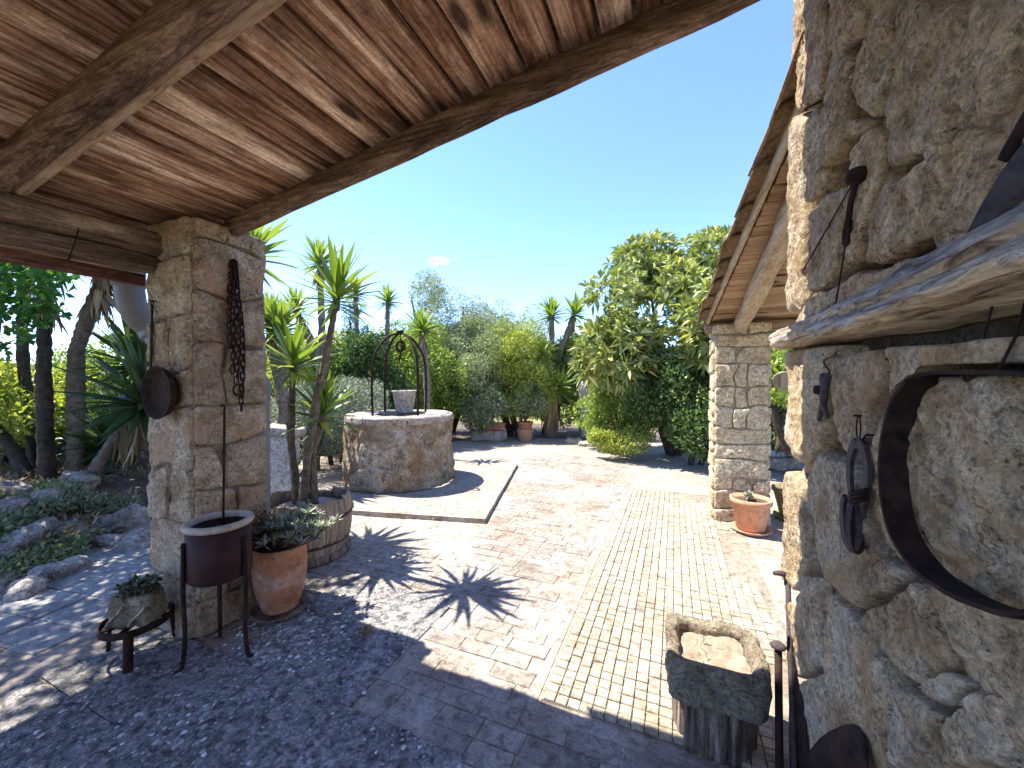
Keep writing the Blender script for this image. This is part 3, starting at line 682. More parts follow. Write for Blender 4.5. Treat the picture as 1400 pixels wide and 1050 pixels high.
# ================================================================== RUBBLE WALL
WX = 0.47; WEND = 1.97
wall = thing('stone_wall', 'rough limestone rubble wall with shelf, hoop and horseshoes hung on it', 'wall', (WX+.3, 0.3, 0))
V, F = block_geo((WX+.055, -2.3, -.1), (WX+.62, WEND-.035, 3.75), 3, n=34, amp=.02, power=24, freq=5)
link('mortar_core', np_mesh('mortar_core', V, F, M_mortar, True), wall)
WP = [
 [(1119,-20),(1155,-20),(1156,70),(1153,105),(1137,135),(1122,150),(1103,150),(1108,85),(1112,40)],
 [(1101,152),(1121,152),(1119,240),(1121,330),(1120,425),(1096,432),(1097,380),(1095,300),(1098,230)],
 [(1124,150),(1137,138),(1153,148),(1152,240),(1148,262),(1125,278),(1121,240)],
 [(1157,78),(1194,57),(1193,115),(1186,165),(1176,205),(1163,222),(1153,228),(1154,150)],
 [(1158,-20),(1222,-20),(1223,25),(1212,40),(1194,54),(1166,68),(1157,62)],
 [(1226,-20),(1268,-20),(1262,25),(1254,45),(1258,75),(1250,100),(1242,138),(1237,158),(1216,160),(1200,135),(1197,110),(1207,62),(1222,30)],
 [(1199,150),(1213,160),(1209,177),(1192,188),(1186,168)],
 [(1215,164),(1240,170),(1244,205),(1240,240),(1222,280),(1214,335),(1207,355),(1183,366),(1181,270),(1186,225),(1194,190)],
 [(1127,288),(1153,258),(1179,248),(1180,300),(1180,362),(1155,394),(1124,402),(1122,340)],
 [(1270,-20),(1378,-20),(1370,60),(1356,100),(1350,128),(1354,150),(1310,200),(1270,230),(1246,226),(1244,150),(1258,90),(1262,70),(1257,48)],
 [(1380,-20),(1440,-20),(1440,150),(1400,163),(1360,150),(1356,125),(1374,60)],
 [(1217,288),(1244,240),(1275,234),(1312,205),(1356,158),(1350,250),(1322,318),(1240,364),(1212,362)],
 [(1360,160),(1440,168),(1440,310),(1325,325),(1354,250)],
 [(1122,408),(1158,396),(1206,364),(1238,370),(1300,340),(1300,400),(1180,440),(1098,452)],
 [(1095,474),(1156,470),(1157,530),(1150,580),(1146,606),(1127,640),(1105,634),(1088,600),(1094,545)],
 [(1160,486),(1245,472),(1243,530),(1228,560),(1220,642),(1196,630),(1172,608),(1160,560)],
 [(1128,642),(1150,612),(1195,640),(1221,668),(1228,720),(1247,760),(1218,833),(1200,845),(1158,800),(1135,765),(1126,700),(1121,660)],
 [(1086,642),(1102,645),(1117,665),(1127,755),(1123,812),(1109,818),(1086,795),(1083,720)],
 [(1276,530),(1300,507),(1440,502),(1440,760),(1390,790),(1332,788),(1288,700),(1272,620)],
 [(1249,472),(1330,466),(1440,455),(1440,496),(1300,501),(1268,522),(1248,545)],
 [(1247,560),(1270,585),(1269,640),(1284,705),(1325,785),(1305,803),(1255,755),(1234,700),(1228,625)],
 [(1202,848),(1272,808),(1290,794),(1313,810),(1322,838),(1356,915),(1348,930),(1300,955),(1270,935),(1240,905)],
 [(1221,793),(1247,762),(1276,785),(1270,804),(1222,830)],
 [(1330,792),(1390,796),(1440,770),(1440,955),(1395,945),(1365,905),(1340,850),(1322,812)],
 [(1153,805),(1200,850),(1238,905),(1260,965),(1250,1070),(1187,1070),(1170,980),(1153,930),(1150,880)],
 [(1087,825),(1110,822),(1140,785),(1150,850),(1150,915),(1112,935),(1093,925)],
 [(1100,940),(1150,922),(1166,970),(1184,1070),(1105,1070),(1098,990)],
 [(1262,942),(1305,957),(1340,990),(1322,1025),(1330,1070),(1255,1070),(1262,1000)],
 [(1330,1015),(1350,985),(1400,950),(1440,962),(1440,1070),(1335,1070)],
 [(1306,952),(1358,925),(1395,947),(1345,984)],
]
NRM = Vector((-1, 0, 0)); to3 = lambda q: Vector((WX, q.x, q.y))
for i, pl in enumerate(WP):
    poly = []
    for (a, b) in pl:
        p = on_x(a, b, WX); poly.append(Vector((min(p.y, WEND), p.z)))
    big = len(pl) > 6
    bl = 0.018 if i not in (10, 12) else .012
    V, F = poly_stone(shrink(poly, .0065), to3, NRM, .036, bl, .019, 100+i, rings=28, ang=110, back=.12)
    link('stone', np_mesh('stone', V, F, M_wall, True), wall)
def in_frame(p):
    d = p-CAM; z = d.dot(CF)
    if z < .05: return False
    px = d.dot(CR)/z*FPX+700; py = 525-d.dot(CU)/z*FPX
    return px < 1432 and -18 < py < 1066
k = 0
for cell in voronoi(-2.3, WEND, 0.0, 3.75, 120, 5, 1.0):
    c = sum(cell, Vector((0, 0)))/len(cell)
    if in_frame(Vector((WX, c.x, c.y))): continue
    V, F = poly_stone(shrink(cell, .008), to3, NRM, .018, .02, .022, 300+k, rings=14 if c.x > .6 else 6, ang=48 if c.x > .6 else 24, back=.08)
    link('stone', np_mesh('stone', V, F, M_wall, True), wall); k += 1
# quoin stones of the end face
z = 0.0; r = random.Random(77)
while z < 3.6:
    h = r.uniform(.16, .34); x0 = WX+.015
    while x0 < WX+.6:
        w = r.uniform(.2, .4); V, F = block_geo((x0+.006, WEND-.16, z+.006), (min(x0+w, WX+.63)-.006, WEND+r.uniform(-.005, .015), min(z+h, 3.74)-.006), int(z*100+x0*31), n=6, amp=.013, power=5)
        link('stone', np_mesh('stone', V, F, M_wall, True), wall); x0 += w
    z += h

# ================================================================== FAR PORCH (lean-to on the end of the wall)
FA, FB = Vector((0.33, 4.80, 2.10)), Vector((0.50, 2.02, 2.66))
fs = (FB.z-FA.z)/(FB.y-FA.y)
def far_z(y): return FA.z+(y-FA.y)*fs
def far_x(y): return FA.x+(y-FA.y)*(FB.x-FA.x)/(FB.y-FA.y)
far = thing('lean_to_roof', 'sunlit lean-to roof of pale boards and barrel tiles beyond the wall end', 'roof', (1.5, 3.4, 2.1))
y = 2.0; r = random.Random(31)
while y < 4.86:
    w = r.uniform(.11, .16); x0 = far_x(y)+.02; V = []
    for (yy, dz) in ((y+.003, 0), (y+w-.003, 0), (y+w-.003, .022), (y+.003, .022)):
        for xx in (x0, 1.4, 3.4): V.append((xx, yy, far_z(yy)+dz+r.uniform(0, .002)))
    F = []
    for k in range(4):
        for i in range(2): F.append((k*3+i, ((k+1) % 4)*3+i, ((k+1) % 4)*3+i+1, k*3+i+1))
    F += [(0, 3, 6, 9), (2, 11, 8, 5)]
    link('roof_board', np_mesh('roof_board', V, F, M_farx), far); y += w
log('verge_board', (far_x(4.9)-.012, 4.9, far_z(4.9)+.0), (far_x(1.99)-.012, 1.99, far_z(1.99)+.0), .03, .075, M_fary, far, seed=1, amp=.004)
log('rafter', (0.62, 4.88, far_z(4.88)-.085), (.62, 1.99, far_z(1.99)-.085), .13, .15, M_fary, far, seed=6, amp=.018)
log('rafter', (1.7, 4.88, far_z(4.88)-.085), (1.7, 1.99, far_z(1.99)-.085), .13, .15, M_fary, far, seed=7, amp=.018)
log('eave_beam', (0.30, 4.74, far_z(4.74)-.062), (3.4, 4.74, far_z(4.74)-.062), .11, .11, M_farx, far, seed=8, amp=.01)
TF = [tile_mesh(.44, .10, M_tile, 10+s) for s in range(4)]
ang = math.atan(-fs)
for c_ in range(8):
    for i in range(9):
        yy = 4.98-i*.355+r.uniform(-.02, .02)
        if yy < 2.0: continue
        xx = far_x(yy)-.01+c_*.19+r.uniform(-.012, .012)
        Mx = Matrix.Translation((xx, yy, far_z(yy)+.035+r.uniform(0, .012))) @ Matrix.Rotation(-math.pi/2+r.uniform(-.06, .06), 4, 'Z') @ Matrix.Rotation(-ang+.07, 4, 'Y')
        link('roof_tile', TF[r.randrange(4)], far, M=Mx)
fp = on_ground(975, 712)
pillar('stone_pillar', 'pale sandstone pillar under the lean-to roof, clay pot at its foot', fp.x, fp.x+.50, fp.y, fp.y+.45, far_z(fp.y+.2)-.02, (.10, .24), 3, M_sand, M_sandmortar, 12, rough=.014)
# white render strip on the sunny edge of that pillar
# round wooden plaque hanging under the lean-to
c = at(1074, 521, 4.3)
pq = thing('hanging_plaque', 'round wicker plaque hanging between sandstone pillar and wall', 'plaque', c)
g = G(); prof = [(0.0, -.012), (.085, -.012), (.10, 0), (.085, .012), (0.0, .012)]
g.lathe(prof, (0, 0, 0), 24); Mx = Matrix.Translation(c) @ Matrix.Rotation(RAD(90), 4, 'X') @ Matrix.Rotation(RAD(12), 4, 'Y') @ Matrix.Diagonal((1.25, 1, 1, 1)); g.V = [Mx @ Vector(v) for v in g.V]; g.build('disc', M_stave, pq, True)
g = G(); g.tube([Mx @ Vector((.095*math.cos(t), .095*math.sin(t), 0)) for t in np.linspace(0, 2*math.pi, 28)], .014, 7); g.build('woven_rim', M_fary, pq, True)
g = G(); g.tube([c+Vector((0, 0, .1)), Vector((c.x, c.y, far_z(c.y)))], .003, 5); g.build('hanging_wire', M_iron, pq)

# ================================================================== WELL
wc = Vector((-3.66, 4.6, 0.07))
well = thing('stone_well', 'round rough stone well with pale rim and iron arch on a low platform', 'well', wc)
V = []; F = []; n = 96; m = 30; H = .86
for i in range(m+1):
    z = H*i/m
    for k in range(n):
        th = 2*math.pi*k/n; R = .735+.035*(1-z/H)**2
        s8 = 1/max(abs(math.cos((th % (math.pi/4))-math.pi/8)), .92); R *= 0.5+0.5*s8/1.04
        p = Vector((math.cos(th)*R, math.sin(th)*R, z)); rough = .055*(.3+.7*(1-z/H))
        d = rough*(noise3(p, 3.5, 5)+.6*noise3(p+Vector((9, 3, 1)), 12, 4)); V.append(wc+p+Vector((p.x, p.y, 0)).normalized()*d)
F = [(i*n+k, i*n+(k+1) % n, (i+1)*n+(k+1) % n, (i+1)*n+k) for i in range(m) for k in range(n)]
link('drum', np_mesh('drum', V, F, M_well, True), well)
for s in range(8):      # rim of eight slabs with open joints
    a0, a1 = 2*math.pi*s/8+.012, 2*math.pi*(s+1)/8-.012; V = []; q = 8
    for i in range(q+1):
        t = a0+(a1-a0)*i/q
        for (R, z) in ((.36, .84), (.74, .84), (.752, .86), (.752, .915), (.74, .93), (.36, .925)):
            p = Vector((math.cos(t)*R, math.sin(t)*R, z)); dd = .01*noise3(p, 7, 3); V.append(wc+p*(1+dd*.6)+Vector((0, 0, dd*.5)))
    F = [(i*6+k, (i+1)*6+k, (i+1)*6+(k+1) % 6, i*6+(k+1) % 6) for i in range(q) for k in range(6)]+[tuple(range(6)), tuple(q*6+k for k in range(5, -1, -1))]
    link('rim_slab', np_mesh('rim_slab', V, F, M_rim), well)
g = G(); g.lathe([(.37, .5), (.0, .5)], wc, 24); g.build('dark_water', M_iron, well)
top = wc+Vector((0, 0, 2.1))
for a_ in (250, 340, 70, 160):
    a = RAD(a_); e = Vector((math.cos(a), math.sin(a), 0)); b0 = wc+e*.43+Vector((0, 0, .92))
    pts = smooth_path([b0, wc+e*.44+Vector((0, 0, 1.35)), wc+e*.40+Vector((0, 0, 1.75)), wc+e*.22+Vector((0, 0, 2.0)), top], 8)
    g = G(); g.tube(pts, .017, 7); g.build('arch_rib', M_iron, well, True)
g = G(); g.lathe([(0, -.02), (.05, -.02), (.055, .02), (0, .03)], top, 14); g.tube([top, top+Vector((0, 0, -.12))], .008, 6)
g.build('arch_hub', M_iron, well)
pu = thing('well_pulley', 'small iron pulley hanging under the well arch', 'pulley', top+Vector((0, 0, -.3)))
g = G(); g.tube([top+Vector((0, .0, -.2))+Vector((.07*math.cos(t), 0, .07*math.sin(t))) for t in np.linspace(0, 2*math.pi, 18)], .018, 7); g.build('wheel', M_iron, pu, True)
g = G(); g.tube([top+Vector((0, 0, -.11)), top+Vector((.03, 0, -.2)), top+Vector((0, 0, -.30)), top+Vector((-.02, 0, -.42))], .012, 6); g.build('hook', M_iron, pu, True)
bc = at(553, 561, 5.95); bc.z = wc.z+.925
bk = thing('bucket', 'pale tapered bucket standing on the back rim of the well', 'bucket', bc)
g = G(); g.lathe([(.0, 0), (.12, 0), (.125, .01), (.175, .31), (.182, .315), (.182, .33), (.168, .33), (.118, .03), (0, .03)], bc, 26); g.build('body', M_white, bk, True)
g = G(); g.tube([bc+Vector((.175*math.cos(t), .06, .31-.1*math.sin(t))) for t in np.linspace(0, math.pi, 14)], .006, 6); g.build('handle', M_iron, bk)

# ================================================================== PLANTS: builders
def leaf_strip(L, W, droop, seg=6, fold=.35):
    """sword leaf along +X, returns verts, faces"""
    V = []; F = []
    for i in range(seg+1):
        t = i/seg; w = W*(0.55+.45*min(1, t*4))*(1-max(0, (t-.35)/.65)**1.6)
        x = L*t; z = -droop*L*t*t*.5
        V += [(x, -w/2, z+abs(w)*fold*.5), (x, 0, z), (x, w/2, z+abs(w)*fold*.5)]
    for i in range(seg):
        a = i*3; F += [(a, a+1, a+4, a+3), (a+1, a+2, a+5, a+4)]
    return np.array(V), F
def rosette_dirs(n, r, up=80, down=-25):
    out = []
    for i in range(n):
        t = (i+.5)/n; el = up+(down-up)*(t**1.25)+r.uniform(-7, 7); az = i*2.39996+r.uniform(-.15, .15); out.append((el, az, t))
    return out
def leaf_matrix(pos, el, az, roll, s):
    return Matrix.Translation(pos) @ Matrix.Rotation(az, 4, 'Z') @ Matrix.Rotation(-RAD(el), 4, 'Y') @ Matrix.Rotation(roll, 4, 'X') @ Matrix.Scale(s, 4)
LS = [leaf_strip(1, .125, d) for d in (.0, .12, .3, .55)]
LSM = [np_mesh('leaf', V, F, L_yuccao, True) for V, F in LS]
def yucca(name, label, base, trunks, group=None, near=False, mat=L_yucca, bark=M_bark, thatch=True, n=70, rtrunk=.045, seed=0, nth=26):
    """trunks: list of (control points, head leaf length)"""
    r = random.Random(seed); T = thing(name, label, 'yucca', base, group)
    for ctrl, L in trunks:
        pts = smooth_path(ctrl, 14); m = len(pts)
        g = G(); g.tube(pts, [rtrunk*(1.45-.6*i/(m-1)+.10*math.sin(i*2.3)+r.uniform(-.05, .05)) for i in range(m)], 12, jit=.4); tr = g.build('trunk', bark, T, True)
        head = pts[-1]; ax = (pts[-1]-pts[-6]).normalized()
        Q = Vector((0, 0, 1)).rotation_difference((ax+Vector((0, 0, 1.2))).normalized()).to_matrix().to_4x4()
        BV, BF, BR = [], [], []; DV, DF, DR = [], [], []
        if near:
            core = G(); core.lathe([(rtrunk*.9, -.10), (rtrunk*1.15, -.02), (rtrunk*.6, .07), (0, .12)], head, 10); hd = core.build('leaf_head', bark, T, True)
        for (el, az, t) in rosette_dirs(n, r):
            k = min(3, int(t*4)); s = L*(.72+.4*math.sin(math.pi*min(1, t*.9+.1)))*r.uniform(.85, 1.1)
            Mx = Matrix.Translation(head) @ Q @ leaf_matrix(Vector((0, 0, .06-.13*t)), el, az, r.uniform(-.5, .5), s)
            if near: link('leaf', LSM[k], hd, M=Mx)
            else:
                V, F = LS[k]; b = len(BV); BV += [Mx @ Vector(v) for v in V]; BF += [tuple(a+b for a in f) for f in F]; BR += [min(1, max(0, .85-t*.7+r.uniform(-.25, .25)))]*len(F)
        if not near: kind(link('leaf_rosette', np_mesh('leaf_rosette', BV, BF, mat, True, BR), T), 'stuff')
        if thatch:
            for q in range(nth):
                V, F = LS[3]; z = -r.uniform(.06, .06+L*(.45 if nth < 40 else 1.0)); Mx = Matrix.Translation(head+ax*z) @ leaf_matrix(Vector((0, 0, 0)), r.uniform(-86, -45), r.uniform(0, 6.3), r.uniform(-.6, .6), L*r.uniform(.45, .85))
                b = len(DV); DV += [Mx @ Vector(v) for v in V]; DF += [tuple(a+b for a in f) for f in F]; DR += [r.random()]*len(F)
            kind(link('dead_thatch', np_mesh('dead_thatch', DV, DF, L_dead, True, DR), T), 'stuff')
    return T

def leaf_cloud(lumps, n, size, seed, aspect=2.2, surf=.55, updir=.35, whorl=0, droop=.0):
    """many leaf-sized faces spread through lumpy volumes. lumps: (centre, (rx,ry,rz))"""
    R = np.random.RandomState(seed); w = np.array([a[1][0]*a[1][1]*a[1][2] for a in lumps])**.7; w /= w.sum()
    cnt = n if not whorl else n//whorl
    which = R.choice(len(lumps), cnt, p=w); C = np.array([tuple(a[0]) for a in lumps])[which]; S = np.array([a[1] for a in lumps])[which]
    d = R.normal(size=(cnt, 3)); d /= np.linalg.norm(d, axis=1)[:, None]
    rad = np.where(R.rand(cnt) < surf, R.uniform(.78, 1.06, cnt), R.uniform(.15, 1, cnt)**.5)
    # clumped: drop leaves by a coherent pattern so gaps open
    P = C+d*S*rad[:, None]
    f = np.sin(P[:, 0]*7.1+1.3*np.sin(P[:, 2]*5.3))+np.sin(P[:, 1]*6.3+2.1*np.sin(P[:, 0]*4.1))+np.sin(P[:, 2]*8.2+1.7*np.sin(P[:, 1]*5.9))
    keep = f > -1.1-R.rand(cnt)*.5; P = P[keep]; d = d[keep]
    if whorl:
        k = len(P); P = np.repeat(P, whorl, 0); out = np.repeat(d, whorl, 0)
        dirs = R.normal(size=P.shape)*.75+out*.55+np.array([0, 0, updir])
    else: dirs = R.normal(size=P.shape)+d*.4+np.array([0, 0, updir])
    dirs /= np.linalg.norm(dirs, axis=1)[:, None]; m = len(P)
    side = np.cross(dirs, R.normal(size=(m, 3))); side /= np.linalg.norm(side, axis=1)[:, None]+1e-9; up = np.cross(side, dirs)
    L = size*R.uniform(.65, 1.25, m)[:, None]; W = L/aspect/2
    a = P; b1 = P+dirs*L*.5+side*W+up*W*.35; c = P+dirs*L+np.array([0, 0, -1])*L*droop; b2 = P+dirs*L*.5-side*W+up*W*.35; mid = P+dirs*L*.5
    V = np.stack([a, b1, c, b2, mid], 1).reshape(-1, 3); i = np.arange(m)*5
    F = np.concatenate([np.stack([i, i+1, i+4], 1), np.stack([i+1, i+2, i+4], 1), np.stack([i+2, i+3, i+4], 1), np.stack([i+3, i, i+4], 1)]) if size > .12 else np.stack([i, i+1, i+2, i+3], 1)
    tone = np.clip(R.normal(.5, .25, m), 0, 1); rnd = np.concatenate([tone]*4) if size > .12 else tone
    return V, F, rnd
def lumpy(c, rad, k, seed, spread=.8):
    r = random.Random(seed); c = Vector(c); out = [(c, tuple(x*.74 for x in rad))]
    for i in range(k):
        th = r.uniform(0, 6.283); ph = r.uniform(-.75, 1.2); e = Vector((math.cos(th)*math.cos(ph), math.sin(th)*math.cos(ph), math.sin(ph)))
        f = r.uniform(.28, .46); out.append((c+Vector((e.x*rad[0], e.y*rad[1], e.z*rad[2]))*spread, (rad[0]*f, rad[1]*f, rad[2]*f*.9)))
    return out
def bush(name, label, base, height, rx, ry, n, size, mat, seed, cat='shrub', group=None, k=9, aspect=2.2, trunk=True, lowcut=0.0, bark=M_barkd, whorl=0, surf=.55, droop=0, z0=.05, updir=.35, extra=()):
    base = Vector(base); T = thing(name, label, cat, base, group); cz = base.z+z0+(height-z0)*.5
    lumps = lumpy((base.x, base.y, cz), (rx, ry, (height-z0)*.5), k, seed)+list(extra)
    V, F, rnd = leaf_cloud(lumps, n, size, seed, aspect, surf=surf, whorl=whorl, droop=droop, updir=updir)
    kind(link('crown', np_mesh('crown', V, F, mat, False, rnd), T), 'stuff')
    if trunk:
        r = random.Random(seed); g = G()
        for q in range(3 if height < 3 else 5):
            e = random.Random(seed*7+q); tip = Vector((base.x+e.uniform(-.7, .7)*rx, base.y+e.uniform(-.7, .7)*ry, base.z+height*e.uniform(.55, .85)))
            st = base+Vector((e.uniform(-.12, .12), e.uniform(-.12, .12), -.08)); md = st.lerp(tip, .5)+Vector((e.uniform(-.2, .2), e.uniform(-.2, .2), .1))
            pts = smooth_path([st, md, tip], 6); rr = .018+height*.012; g.tube(pts, [rr*(1.2-i/(len(pts))) for i in range(len(pts))], 7, jit=.3)
        g.build('trunk', bark, T, True)
    return T

# ---- loquat tree
lb = on_ground(915, 628); lb = Vector((-0.05, 8.3, -.02))
bush('loquat_tree', 'tall loquat tree with long leathery leaves behind the sandstone pillar', lb, 4.35, 1.75, 1.5, 21000, .24, L_loquat, 40, cat='tree', k=16, aspect=3.4, whorl=9, surf=.75, droop=.25, z0=1.0, updir=.5)
# dense dark shrubs under and beside it
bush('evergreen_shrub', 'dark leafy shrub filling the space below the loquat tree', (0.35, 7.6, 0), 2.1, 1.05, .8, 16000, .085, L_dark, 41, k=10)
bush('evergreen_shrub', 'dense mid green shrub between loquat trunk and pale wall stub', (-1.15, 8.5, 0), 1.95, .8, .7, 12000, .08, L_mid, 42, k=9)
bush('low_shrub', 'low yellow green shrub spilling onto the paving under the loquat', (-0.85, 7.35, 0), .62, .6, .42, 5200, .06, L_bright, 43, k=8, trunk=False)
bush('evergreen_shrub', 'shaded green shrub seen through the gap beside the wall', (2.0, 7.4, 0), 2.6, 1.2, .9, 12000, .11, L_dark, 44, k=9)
bush('evergreen_shrub', 'sunlit leafy shrub hanging in the gap under the round plaque', (1.35, 6.2, 0.6), 1.35, .5, .5, 4200, .10, L_mid, 45, k=7, z0=.5)
bush('evergreen_shrub', 'broad green shrub closing the yard beyond the lean-to', (3.6, 8.8, 0), 2.7, 1.5, 1.0, 15000, .11, L_mid, 146, k=10)
bush('evergreen_shrub', 'tall green shrub at the yard edge past the lean-to', (5.6, 7.6, 0), 2.8, 1.4, 1.2, 14000, .11, L_mid, 147, k=10)
# ---- back hedge, each shrub its own
H_ = [('olive_tree', 'silvery olive tree rising tallest behind the well', 'tree', 612, 11.3, 4.3, 1.25, 15000, .085, L_olive, 4.2, 1.4),
 ('olive_tree', 'smaller thin olive tree with wispy top by the pale wall stub', 'tree', 705, 11.6, 3.6, 1.25, 12000, .08, L_olive, 4.2, .9),
 ('olive_tree', 'broad grey green olive tree leaning over the box planter', 'tree', 660, 11.0, 3.35, 1.3, 15000, .085, L_olive, 4.0, .6),
 ('evergreen_shrub', 'round olive green shrub just behind the well arch', 'shrub', 570, 9.6, 2.7, 1.15, 17000, .075, L_mid, 2.2, .05),
 ('evergreen_shrub', 'pale grey green bush spilling over the stone trough planter', 'shrub', 648, 9.9, 2.5, .95, 16000, .07, L_olive, 3, .05),
 ('bamboo_shrub', 'bright yellow green feathery shrub behind the clay pot', 'shrub', 705, 10.2, 2.75, .95, 16000, .10, L_bright, 5, .05),
 ('evergreen_shrub', 'dark green shrub in the hedge just before the narrow cypress', 'shrub', 500, 8.4, 2.45, 1.0, 16000, .075, L_dark, 2.2, .05),
 ('evergreen_shrub', 'yellow green shrub showing between the yucca stems', 'shrub', 437, 8.6, 2.3, 1.1, 15000, .08, L_bright, 2.2, .05),
 ('grey_shrub', 'silvery grey low shrub beside the well drum', 'shrub', 462, 6.9, 1.45, .85, 10000, .06, L_grey, 4, .02),
 ('grey_shrub', 'grey leafed shrub behind the pale stone pedestal', 'shrub', 395, 5.9, 1.35, .75, 8000, .06, L_grey, 4, .02),
 ('evergreen_shrub', 'small rounded shrub below the olive tree', 'shrub', 540, 10.6, 2.6, 1.1, 14000, .08, L_mid, 2.2, .05),
 ('evergreen_shrub', 'broad sunlit shrub closing the hedge behind tall yuccas', 'shrub', 390, 10.0, 2.3, 1.4, 14000, .09, L_bright, 2.2, .05),
 ('evergreen_shrub', 'leafy green shrub directly beside the many headed yucca', 'shrub', 800, 10.8, 2.5, 1.0, 14000, .08, L_mid, 2.2, .05),
 ('evergreen_shrub', 'deep green shrub behind the palm stump', 'shrub', 745, 10.9, 2.4, .9, 13000, .08, L_dark, 2.2, .05)]
for i, (nm, lb_, cat, px, d, h, rx, n, sz, mt, asp, z0) in enumerate(H_):
    p = at(px, 560, d); bush(nm, lb_, (p.x, p.y, -.02), h*1.06, rx*1.08, rx*.9, int(n*1.7), sz*1.08, mt, 100+i, cat=cat, k=14, aspect=asp, z0=z0, surf=.5)
p = at(487, 500, 9.0); bush('cypress_tree', 'narrow dark cypress standing among the yuccas', (p.x, p.y, -.02), 3.6, .32, .32, 11000, .05, L_dark, 57, cat='tree', k=16, aspect=3, surf=.7)
lum = []; r = random.Random(99)
for i in range(60):
    px = -60+i*20; p = at(px, 520, 17+r.uniform(-2, 3)); lum.append((Vector((p.x, p.y, .7)), (1.2, 1.2, r.uniform(.7, 1.5))))
V, F, rn = leaf_cloud(lum, 60000, .13, 98, 2.2, surf=.6)
o = kind(link('far_hedge', np_mesh('far_hedge', V, F, L_bright, False, rn)), 'stuff'); o['label'] = 'sunlit far hedge closing the field beyond the garden'; o['category'] = 'hedge'

# ---- yuccas
bb = Vector((-2.90, 2.40, 0))
def cpt(px, py, d): return at(px, py, d)
yz = 3.30
tr = [([Vector((-3.0, 2.40, .42)), cpt(398, 600, 3.34), cpt(401, 500, 3.34)], .40),
      ([Vector((-2.90, 2.36, .42)), cpt(425, 590, 3.24), cpt(447, 480, 3.18), cpt(460, 408, 3.14)], .43),
      ([Vector((-2.86, 2.44, .42)), cpt(428, 620, 3.36), cpt(440, 568, 3.36)], .36)]
yucca('potted_yucca', 'three stemmed yucca growing in the wooden half barrel', (-2.9, 2.4, .42), tr, near=True, n=46, rtrunk=.026, thatch=False, seed=1)
def ysimple(px, hy, d, L, label, seed, name='yucca', lean=0.1, mat=L_yucca, rt=.05, n=64, extra=None, thatch=True):
    h = at(px, hy, d); b = Vector((h.x-lean*CR.x, h.y-lean*CR.y, 0)); mid = b.lerp(h, .55)+Vector((.06, .03, 0))
    trunks = [([b-Vector((0, 0, .1)), mid, h], L)]
    for (p2, y2, d2, L2) in (extra or []): h2 = at(p2, y2, d2); trunks.append(([mid, mid.lerp(h2, .6)+Vector((0, 0, -.05)), h2], L2))
    return yucca(name, label, b, trunks, mat=mat, n=n, rtrunk=rt, seed=seed, thatch=thatch)
ysimple(338, 352, 4.0, .52, 'yucca whose leaves stick out behind the chain pillar', 11, lean=.05)
ysimple(437, 360, 6.4, .42, 'tall yucca with shaggy brown skirt behind the barrel plant', 12, extra=[(405, 425, 6.3, .40)])
ysimple(384, 452, 5.2, .46, 'bushy light yucca behind the pale stone pedestal', 13, extra=[(368, 440, 5.3, .42)])
ysimple(486, 402, 8.2, .38, 'slim yucca beside the cypress', 14)
ysimple(530, 412, 8.8, .40, 'slim yucca with small head near the olive tree', 15, lean=.25)
ysimple(577, 452, 7.4, .46, 'yucca with drooping brown skirt directly behind the well arch', 16, lean=-.05)
ysimple(754, 432, 10.4, .55, 'many headed yucca clump beside the pale wall stub', 17, extra=[(785, 430, 10.3, .55), (742, 484, 10.1, .50), (762, 530, 9.8, .52), (800, 470, 10.4, .45)], rt=.07)
def dead_skirt(): pass
# grove at the side path
T0 = at(108, 665, 4.9); T0.z = .12
def trunk_pts(l): return [at(*p) for p in l]
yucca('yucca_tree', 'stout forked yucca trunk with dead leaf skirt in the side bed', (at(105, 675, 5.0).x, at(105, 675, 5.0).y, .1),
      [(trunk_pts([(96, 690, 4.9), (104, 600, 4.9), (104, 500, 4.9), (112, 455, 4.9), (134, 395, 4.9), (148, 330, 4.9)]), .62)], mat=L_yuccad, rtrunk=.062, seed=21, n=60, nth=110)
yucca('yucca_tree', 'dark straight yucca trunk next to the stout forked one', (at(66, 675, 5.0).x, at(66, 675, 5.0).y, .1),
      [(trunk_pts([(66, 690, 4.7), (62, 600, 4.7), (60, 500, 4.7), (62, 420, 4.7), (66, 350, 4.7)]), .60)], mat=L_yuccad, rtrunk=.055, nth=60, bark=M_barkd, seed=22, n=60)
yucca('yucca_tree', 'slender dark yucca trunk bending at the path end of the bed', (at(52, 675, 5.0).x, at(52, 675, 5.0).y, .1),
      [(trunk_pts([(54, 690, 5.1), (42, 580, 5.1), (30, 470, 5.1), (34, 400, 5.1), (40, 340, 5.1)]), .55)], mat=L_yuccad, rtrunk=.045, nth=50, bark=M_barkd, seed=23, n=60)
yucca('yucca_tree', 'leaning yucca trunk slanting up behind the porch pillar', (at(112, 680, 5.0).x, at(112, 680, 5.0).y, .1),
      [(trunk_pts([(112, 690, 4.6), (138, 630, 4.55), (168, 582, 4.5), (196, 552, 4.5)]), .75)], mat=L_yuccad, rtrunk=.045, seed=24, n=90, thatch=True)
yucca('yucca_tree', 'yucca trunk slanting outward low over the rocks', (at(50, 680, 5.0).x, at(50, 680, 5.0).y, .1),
      [(trunk_pts([(56, 690, 4.8), (26, 630, 4.8), (-8, 580, 4.8), (-60, 500, 4.9)]), .6)], mat=L_yuccad, rtrunk=.05, bark=M_barkd, seed=25, n=60)
